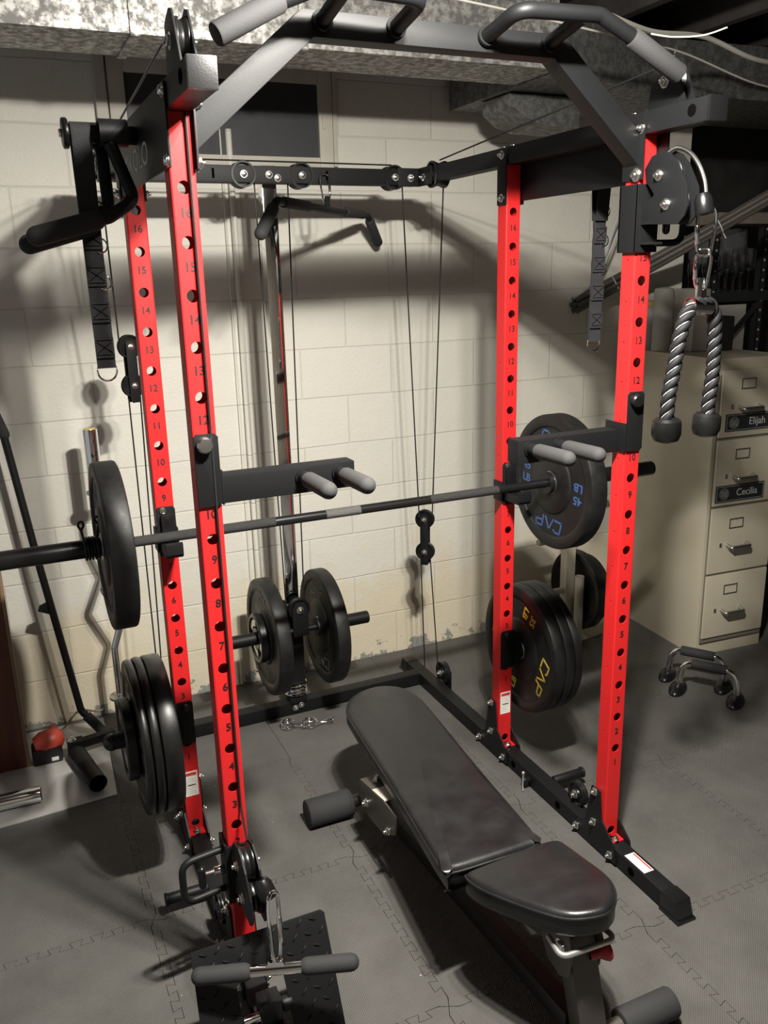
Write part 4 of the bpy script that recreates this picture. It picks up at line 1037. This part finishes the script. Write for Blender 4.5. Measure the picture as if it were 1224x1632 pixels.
mb = MB(); mb.tube(fillet([(.556, -.490, .296), (.548, -.548, .292), (.690, -.553, .289), (.676, -.495, .291)], .020, 8), .0066, 14); obj('lift_handle', mb, SILV, t, label='bare silver u-shaped lift handle')
mb = MB(); mb.lathe([(.010, 0), (.012, .012), (.010, .020), (.018, .034), (.021, .042), (.018, .048), (0, .049)], (.634, -.533, .250), (1, -.20, .05), 24); obj('pop_pin_knob', mb, REDP, t, label='dark red pop-pin knob')

# ------------------------------------------------------------------ filing cabinet
ca = math.radians(-4); cu = V((math.cos(ca), math.sin(ca), 0)); cv = V((-math.sin(ca), math.cos(ca), 0)); co = V((2.299, .866, 0))
def CP(a, b, z): return co+cu*a+cv*b+V((0, 0, z))
CR = Matrix((cu, cv, V((0, 0, 1)))).transposed()
t = thing('filing_cabinet', 'beige four-drawer filing cabinet standing at the right wall', 'cabinet', co)
CWD, CDP, CH = .360, .620, 1.315
mb = MB(); mb.box(CP(CWD/2, CDP/2+.006, CH/2), (CWD, CDP-.012, CH), CR, .003)
obj('body', mb, CAB, t)
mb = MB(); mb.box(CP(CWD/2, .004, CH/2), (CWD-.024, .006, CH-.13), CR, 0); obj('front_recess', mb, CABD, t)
zs = [.082, .385, .690, .985, 1.275]
for k in range(4):
    z0, z1 = zs[k]+.006, zs[k+1]-.006
    mb = MB(); mb.box(CP(CWD/2, -.001, (z0+z1)/2), (CWD-.030, .012, z1-z0), CR, .003); dr = obj('drawer', mb, CAB, t)
    zm = z0+.175
    mb = MB(); c = CP(CWD*.41, -.008, z0+.220)
    for dx, dz, sx, sz in ((0, .020, .074, .005), (0, -.020, .074, .005), (-.035, 0, .005, .044), (.035, 0, .005, .044)): mb.box(c+cu*dx+V((0, 0, dz)), (sx, .004, sz), CR, .001)
    obj('label_holder', mb, STEEL, dr)
    mb = MB(); hz_ = z0+.118
    mb.tube(fillet([CP(CWD*.30, -.006, hz_+.006), CP(CWD*.30, -.040, hz_), CP(CWD*.58, -.040, hz_), CP(CWD*.58, -.006, hz_+.006)], .012, 5), .0075, 12); mb.box(CP(CWD*.44, -.040, hz_), (CWD*.26, .010, .020), CR, .003); obj('handle', mb, STEEL, dr)
    mb = MB(); mb.box(CP(CWD*.20, -.008, hz_+.010), (.012, .006, .018), CR, .002); obj('latch', mb, STEEL, dr)
for k, (txt, a) in enumerate((('Cecilia', .150), ('Elijah', .170))):
    z = (.748, 1.052)[k]
    mb = MB(); mb.box(CP(a, -.0095, z), (.255, .004, .072), CR, .003); mb.text(txt, .044, CP(a+.035, -.0117, z), cu, (0, 0, 1), .0006, 1, sx=.95)
    cc = CP(a-.085, -.0116, z)
    for r in (.024, .019): mb.tube([cc+cu*(r*math.cos(q*PI/14))+V((0, 0, r*math.sin(q*PI/14))) for q in range(28)], .0006, 5, 1, closed=True)
    for q in range(5): mb.strokes([[(-.012+.006*q, -.014), (-.012+.006*q, .014-.003*(q % 2))]], cc, cu, (0, 0, 1), .0016, .0006, 1)
    for (x0, z0, x1, z1) in ((-.122, .031, .122, .031), (-.122, -.031, .122, -.031), (-.122, -.031, -.122, .031), (.122, -.031, .122, .031)): mb.strokes([[(x0, z0), (x1, z1)]], CP(a, -.0116, z), cu, (0, 0, 1), .0013, .0005, 1)
    tag(obj('name_plate', mb, [PLATEN, LOGO], None, origin=CP(a, -.009, z-.03)), ('dark name plate on the second drawer from the top of the cabinet', 'dark name plate on the top drawer of the filing cabinet')[k], 'name plate')
mb = MB(); mb.box(CP(.318, -.0085, 1.200), (.080, .003, .085), CR, 0); mb.box(CP(.318, -.0083, 1.200), (.084, .002, .094), CR, 0, 1); tag(obj('photo_magnet', mb, [PHOTO, WHT], None, origin=CP(.325, -.009, 1.16)), 'small dark reddish photo magnet on the top drawer', 'photo')

# things on top of the cabinet
p = CP(.046, .44, CH)
mb = MB(); mb.lathe([(0, 0), (.040, 0), (.043, .004), (.043, .262), (.040, .272), (.020, .276), (.018, .262), (0, .262)], p, (0, 0, 1), 32); tag(obj('paper_roll', mb, BOXW, None, origin=p), 'pale upright paper roll on top of the filing cabinet', 'paper roll')
p = CP(.060, .555, CH); t = thing('tub', 'clouded tub with a yellow lid at the back of the cabinet top', 'container', p)
mb = MB(); mb.lathe([(0, 0), (.050, 0), (.056, .19), (0, .19)], p, (0, 0, 1), 28); obj('tub_body', mb, GREY, t); mb = MB(); mb.cyl(p+V((0, 0, .19)), p+V((0, 0, .215)), .058, n=28, bev=.003); obj('lid', mb, YLID, t)
p = CP(.155, .39, CH); mb = MB(); mb.box(p+V((0, 0, .135)), (.085, .15, .27), CR, .012); tag(obj('storage_bin', mb, BOXW, None, origin=p), 'tall beige bin on the cabinet top behind the rope', 'bin')
p = CP(.265, .33, CH); mb = MB(); mb.box(p+V((0, 0, .075)), (.07, .12, .15), CR, .010); tag(obj('black_case', mb, SHELFM, None, origin=p), 'small black case on the cabinet top beside the bin', 'case')

# ------------------------------------------------------------------ shelving at far right
SX0, SX1, SY0, SY1 = 2.955, 3.80, 1.60, 1.88
t = thing('shelving_unit', 'black steel shelving unit at the far right behind the cabinet', 'shelf', (SX0, SY0, 0))
for x in (SX0, 3.285):
    for y in (SY0, SY1):
        mb = MB(); mb.span((x-.018, y-.002, 0), (x+.018, y+.002, 1.86)); mb.span((x-.018, y-.002, 0), (x-.014, y+(.034 if y < 1.7 else -.034), 1.86))
        for k in range(36): mb.cyl((x+.002, y-.0021, .1+.05*k), (x+.002, y-.0030, .1+.05*k), .006, n=10, m=1)
        obj('post', mb, [SHELFM, GREY], t)
for z in (.5, 1.170, 1.533):
    mb = MB(); mb.span((SX0-.02, SY0-.006, z-.035), (SX1, SY1, z+.015), .002); obj('shelf_board', mb, SHELFM, t)
mb = MB(); mb.span((SX0-.01, SY0-.02, 1.875), (SX1, SY1, 1.928), .002); obj('shelf_board', mb, PLANK, t)
mb = MB(); mb.bar((SX0+.03, SY0-.008, 1.24), (3.27, SY0-.008, 1.49), .006, .03); obj('brace', mb, SHELFM, t)
zt = 1.5485
def glass_thing(x, y, h, r, lab):
    mb = MB(); mb.lathe([(0, 0), (r*.8, 0), (r*.82, .004), (r*.12, .010), (r*.10, h*.42), (r*.55, h*.52), (r, h*.72), (r*.92, h), (r*.86, h), (r*.93, h*.72), (r*.45, h*.55), (0, h*.47)], (x, y, zt), (0, 0, 1), 20)
    return tag(obj('wine_glass', mb, GLASS, None, origin=(x, y, zt)), lab, 'glass', 'stemmed glasses on the right shelf')
gi = 0
for ix in range(6):
    for iy in range(3):
        glass_thing(2.990+.049*ix+(.022 if iy % 2 else 0), 1.645+.080*iy, .145+.033*((ix*7+iy*3) % 3), .0225, 'clear stemmed glass among the others on the right shelf')
t = thing('plastic_bag', 'crumpled clear plastic cover draped over the stemmed glasses', 'plastic cover', (3.12, 1.74, zt))
mb = MB(); rows = []
random.seed(3)
for j in range(7):
    z = zt+.17+.022*j; rr = []
    for i in range(28):
        a = 2*PI*i/28; ex = .170*(1-.03*j)+.010*math.sin(5*a+j*.6); ey = .122*(1-.03*j)+.007*math.sin(7*a+j)
        rr.append(mb.bm.verts.new((3.120+ex*math.cos(a), 1.740+ey*math.sin(a), z+random.uniform(-.006, .006))))
    rows.append(rr)
base = []
for i in range(28):
    a = 2*PI*i/28; base.append(mb.bm.verts.new((3.120+.160*math.cos(a), 1.740+.118*math.sin(a), zt+.14)))
rows = [base]+rows
for a, b in zip(rows, rows[1:]):
    for i in range(28): mb.face([a[i], a[(i+1) % 28], b[(i+1) % 28], b[i]])
mb.face(rows[-1]); obj('film', mb, FILM, t)
zt2 = 1.0155
p = V((2.86, 1.24, 1.015)); mb = MB(); mb.span((3.05, 1.64, 1.186), (3.235, 1.83, 1.485), .004); bx = tag(obj('carton', mb, BOXW, None, origin=(3.14, 1.73, 1.186)), 'white carton under the glasses on the right shelf', 'box')
# cable bundle running up from the wall to the joists
B0, B1 = V((2.05, 1.490, 1.530)), V((3.10, .62, 2.30))
t = thing('cable_bundle', 'dark tied bundle of cables rising diagonally at the right', 'cable bundle', B0)
mb = MB()
for k in range(7):
    a = 2*PI*k/6; r = 0 if k == 6 else .022; off = V((0, r*math.cos(a), r*math.sin(a)))
    mb.tube(smoothpath([B0+off*1.3+V((-.02, 0, -.01)), B0.lerp(B1, .3)+off+V((0, 0, -.012)), B0.lerp(B1, .6)+off*.9+V((0, 0, -.010)), B1+off], 6), .0125, 10)
obj('cable_strands', mb, DUCTB, t)
mb = MB(); mb.tube(smoothpath([V((2.03, 1.50, 1.55)), V((2.06, 1.42, 1.61)), V((2.106, 1.40, 1.70)), V((2.179, 1.40, 1.895)), V((2.30, 1.36, 2.19))], 6), .006, 8); mb.tube(smoothpath([V((2.045, 1.50, 1.55)), V((2.085, 1.42, 1.62)), V((2.13, 1.40, 1.72)), V((2.20, 1.38, 1.90)), V((2.34, 1.34, 2.19))], 6), .005, 8); obj('loose_cable', mb, GREY, t)
for f_ in (.12, .42, .68):
    c = B0.lerp(B1, f_)+V((0, 0, -.009)); d = (B1-B0).normalized(); u, v, _ = frame(d); mb = MB(); mb.tube([c+u*(.036*math.cos(q*PI/10))+v*(.036*math.sin(q*PI/10)) for q in range(20)], .003, 6, closed=True); mb.cyl(c+v*.034, c+v*.062, .0025, n=8); obj('zip_tie', mb, WIRE, t)

# ------------------------------------------------------------------ weight tree behind the right rear upright
t = thing('plate_tree', 'cream weight plate tree behind the right rear upright', 'plate tree', (1.90, 1.26, 0))
mb = MB(); mb.span((1.872, 1.262, .0), (1.920, 1.310, .86), .003); obj('post', mb, CREAM, t)
mb = MB(); mb.pipe((1.918, 1.225, .0), (1.918, 1.225, .335), .021, .018, 24); mb.cyl((1.918, 1.225, .0), (1.918, 1.225, .004), .020); obj('front_tube', mb, CREAM, t)
mb = MB(); mb.bar((1.93, 1.262, .03), (2.22, 1.30, .03), .05, .055, bev=.003); obj('foot', mb, CREAM, t)
mb = MB(); mb.bar((1.895, 1.215, .03), (1.895, 1.44, .03), .05, .055, bev=.003); obj('foot', mb, CREAM, t)
for (x0, x1, z) in ((1.73, 1.872, .505), (1.80, 1.872, .255), (1.920, 2.11, .245), (1.92, 2.10, .76)):
    mb = MB(); mb.pipe((x0, 1.286, z), (x1, 1.286, z), .0145, .012, 20); mb.cyl((x0+.002, 1.286, z), (x1, 1.286, z), .0121); obj('peg', mb, CREAM, t)
ironplate('black plate nearest the post on the cream plate tree', 1.935, .045, 1.286, .245, .185, False)
ironplate('black plate further out on the cream plate tree', 1.985, .040, 1.286, .245, .160, False)

# ------------------------------------------------------------------ push-up bars on the mat
for k, (cx, cy, lab) in enumerate(((2.085, .585, 'chrome push-up bar with black grip, the one nearer the rack'), (2.135, .700, 'chrome push-up bar with black grip, the one nearer the cabinet'))):
    t = thing('push_up_bar', lab, 'push-up bar', (cx, cy, 0)); c = V((cx, cy, 0)); pd = V((.125, -.185, 0)).normalized(); pn = V((.185, .125, 0)).normalized(); hl = .112
    mb = MB(); mb.tube(fillet([c-pd*hl+V((0, 0, .02)), c-pd*(hl*.92)+V((0, 0, .125)), c+pd*(hl*.92)+V((0, 0, .125)), c+pd*hl+V((0, 0, .02))], .055, 10), .0125, 16); obj('bent_tube', mb, CHR, t)
    mb = MB(); mb.cyl(c-pd*.068+V((0, 0, .125)), c+pd*.068+V((0, 0, .125)), .0200, n=24, bev=.004); obj('foam_grip', mb, FOAM, t)
    for s in (-1, 1):
        b = c+pd*(s*hl); mb = MB()
        rows = []
        for (sc, z) in ((1.0, 0), (1.0, .006), (.92, .014), (.70, .022), (.35, .030)):
            rows.append([mb.bm.verts.new(b+pn*(-.012+.072*sc*math.cos(q*PI/12))+pd*(.034*sc*math.sin(q*PI/12))+V((0, 0, z))) for q in range(24)])
        for a, bb in zip(rows, rows[1:]):
            for q in range(24): mb.face([a[q], a[(q+1) % 24], bb[(q+1) % 24], bb[q]])
        mb.face(rows[0][::-1]); mb.face(rows[-1]); obj('foot', mb, BLKG, t)

# ------------------------------------------------------------------ left corner
mb = MB(); mb.prism([(-1.30, .90), (-.500, .925), (-.190, .945), (-.168, 1.515), (-1.30, 1.53)], (0, 0, .0016), (1, 0, 0), (0, 1, 0), .003); tag(obj('plastic_sheet', mb, SHEET, None, origin=(-.4, 1.2, 0)), 'pale flat plastic sheet lying on the mats at left', 'sheet')
t = thing('wooden_board', 'dark red-brown board standing at the left edge', 'board', (-.75, 1.30, .003))
mb = MB(); mb.span((-1.10, 1.262, .0035), (-.462, 1.290, .94), .002); obj('panel', mb, BROWN, t); mb = MB(); mb.span((-.4615, 1.260, .0035), (-.449, 1.294, .94), .001); obj('edge_strip', mb, EDGE, t, label='paler wooden edge strip')
# bent bar leaning in the corner
t = thing('pulldown_bar', 'long black bent pulldown bar leaning on the wall at left', 'lat bar', (-.184, 1.352, .0))
pth = [(-.405, 1.455, 1.30), (-.378, 1.425, 1.20), (-.325, 1.405, .70), (-.252, 1.385, .125), (-.176, 1.340, .025)]
mb = MB(); mb.tube(fillet([(-.420, 1.45, 1.32), (-.378, 1.425, 1.17), (-.325, 1.405, .70), (-.252, 1.385, .118), (-.180, 1.345, .025)], .04, 8), .0135, 16); mb.prism([(-.005, .57), (-.045, .555), (-.052, .535), (-.010, .515)], (-.300, 1.400, .0), (1, 0, 0), (0, 0, 1), .008, 0, .001); obj('bar', mb, BLK, t)
mb = MB(); mb.capsule((-.420, 1.448, 1.325), (-.372, 1.424, 1.165), .0185, 20); obj('grip', mb, FOAM, t)
mb = MB(); mb.cyl((-.236, 1.376, .098), (-.176, 1.342, .020), .0185, n=20, bev=.003); obj('grip', mb, FOAM, t)
# curl bar standing behind the left plate
t = thing('curl_bar', 'chrome curl bar standing upright behind the left barbell plate', 'curl bar', (-.11, 1.35, 0))
ey = 1.35
mb = MB(); mb.tube(fillet([(-.108, ey, .17), (-.108, ey, .36), (-.070, ey, .47), (-.125, ey, .60), (-.070, ey, .73), (-.105, ey, .84), (-.105, ey, .96)], .03, 6), .0135, 16); obj('shaft', mb, CHR, t)
mb = MB(); mb.cyl((-.108, ey, .156), (-.108, ey, .166), .040, n=28, bev=.002); obj('collar', mb, STEEL, t)
mb = MB(); mb.cyl((-.105, ey, .955), (-.105, ey, .965), .036, n=28, bev=.002); obj('collar', mb, STEEL, t)
mb = MB(); mb.cyl((-.105, ey, .965), (-.104, ey, 1.188), .0245, n=28, bev=.002); sl = obj('sleeve', mb, CHR, t)
mb = MB(); mb.cyl((-.104, ey, 1.188), (-.104, ey, 1.190), .020, n=24); obj('end_disc', mb, YLID, sl, label='brassy end disc')
mb = MB(); mb.cyl((-.108, ey, .0), (-.108, ey, .156), .0245, n=28, bev=.002); obj('sleeve', mb, BLK, t)
# landmine attachment on the sheet
t = thing('landmine_attachment', 'black open tube landmine attachment lying on the pale sheet', 'landmine', (-.25, 1.08, .003))
mb = MB(); mb.pipe((-.292, 1.225, .036), (-.243, .985, .036), .031, .027, 32); mb.cyl((-.288, 1.205, .036), (-.287, 1.2, .036), .0271); obj('tube', mb, BLK, t)
mb = MB(); mb.box((-.292, 1.250, .045), (.055, .045, .060), None, .003); obj('hinge_block', mb, BLK, t)
mb = MB(); mb.bar((-.270, 1.262, .050), (-.150, 1.285, .050), .030, .030, bev=.002); obj('arm', mb, BLK, t)
bolt((-.302, 1.250, .076), (0, 0, 1), t, r=.011)
t = thing('chrome_sleeve', 'chrome bar sleeve lying on the pale sheet at far left', 'bar', (-.5, 1.02, .003))
mb = MB(); mb.cyl((-.80, 1.035, .030), (-.425, 1.020, .030), .0265, n=28, bev=.002); obj('sleeve', mb, CHR, t); mb = MB(); mb.cyl((-.425, 1.020, .030), (-.423, 1.020, .030), .022, n=24); obj('end_disc', mb, BARB, t)
t = thing('spray_gun', 'red and black hand tool standing on the pale sheet', 'tool', (-.385, 1.30, .003))
mb = MB(); mb.prism([(-.050, 0), (.050, 0), (.052, .055), (.046, .060), (-.046, .060), (-.052, .055)], (-.388, 1.285, .0035), (1, 0, 0), (0, 0, 1), .075, 0, .008); obj('tank', mb, BLKG, t)
mb = MB(); mb.box((-.365, 1.247, .020), (.024, .002, .014), None, .0005); obj('tag', mb, WHT, t)
mb = MB(); rows = []
mb.lathe([(0, -.055), (.030, -.052), (.043, -.025), (.044, .010), (.036, .036), (.018, .050), (0, .052)], (-.376, 1.292, .072), (1, .1, .16), 24); mb.capsule((-.375, 1.305, .085), (-.345, 1.315, .112), .021, 18); obj('head', mb, ORNG, t, label='red-orange rounded head')
mb = MB(); mb.tube(smoothpath([(-.335, 1.315, .090), (-.315, 1.33, .095), (-.26, 1.41, .105), (-.20, 1.44, .075), (-.165, 1.45, .068)], 5), .004, 8); obj('wand', mb, EDGE, t)
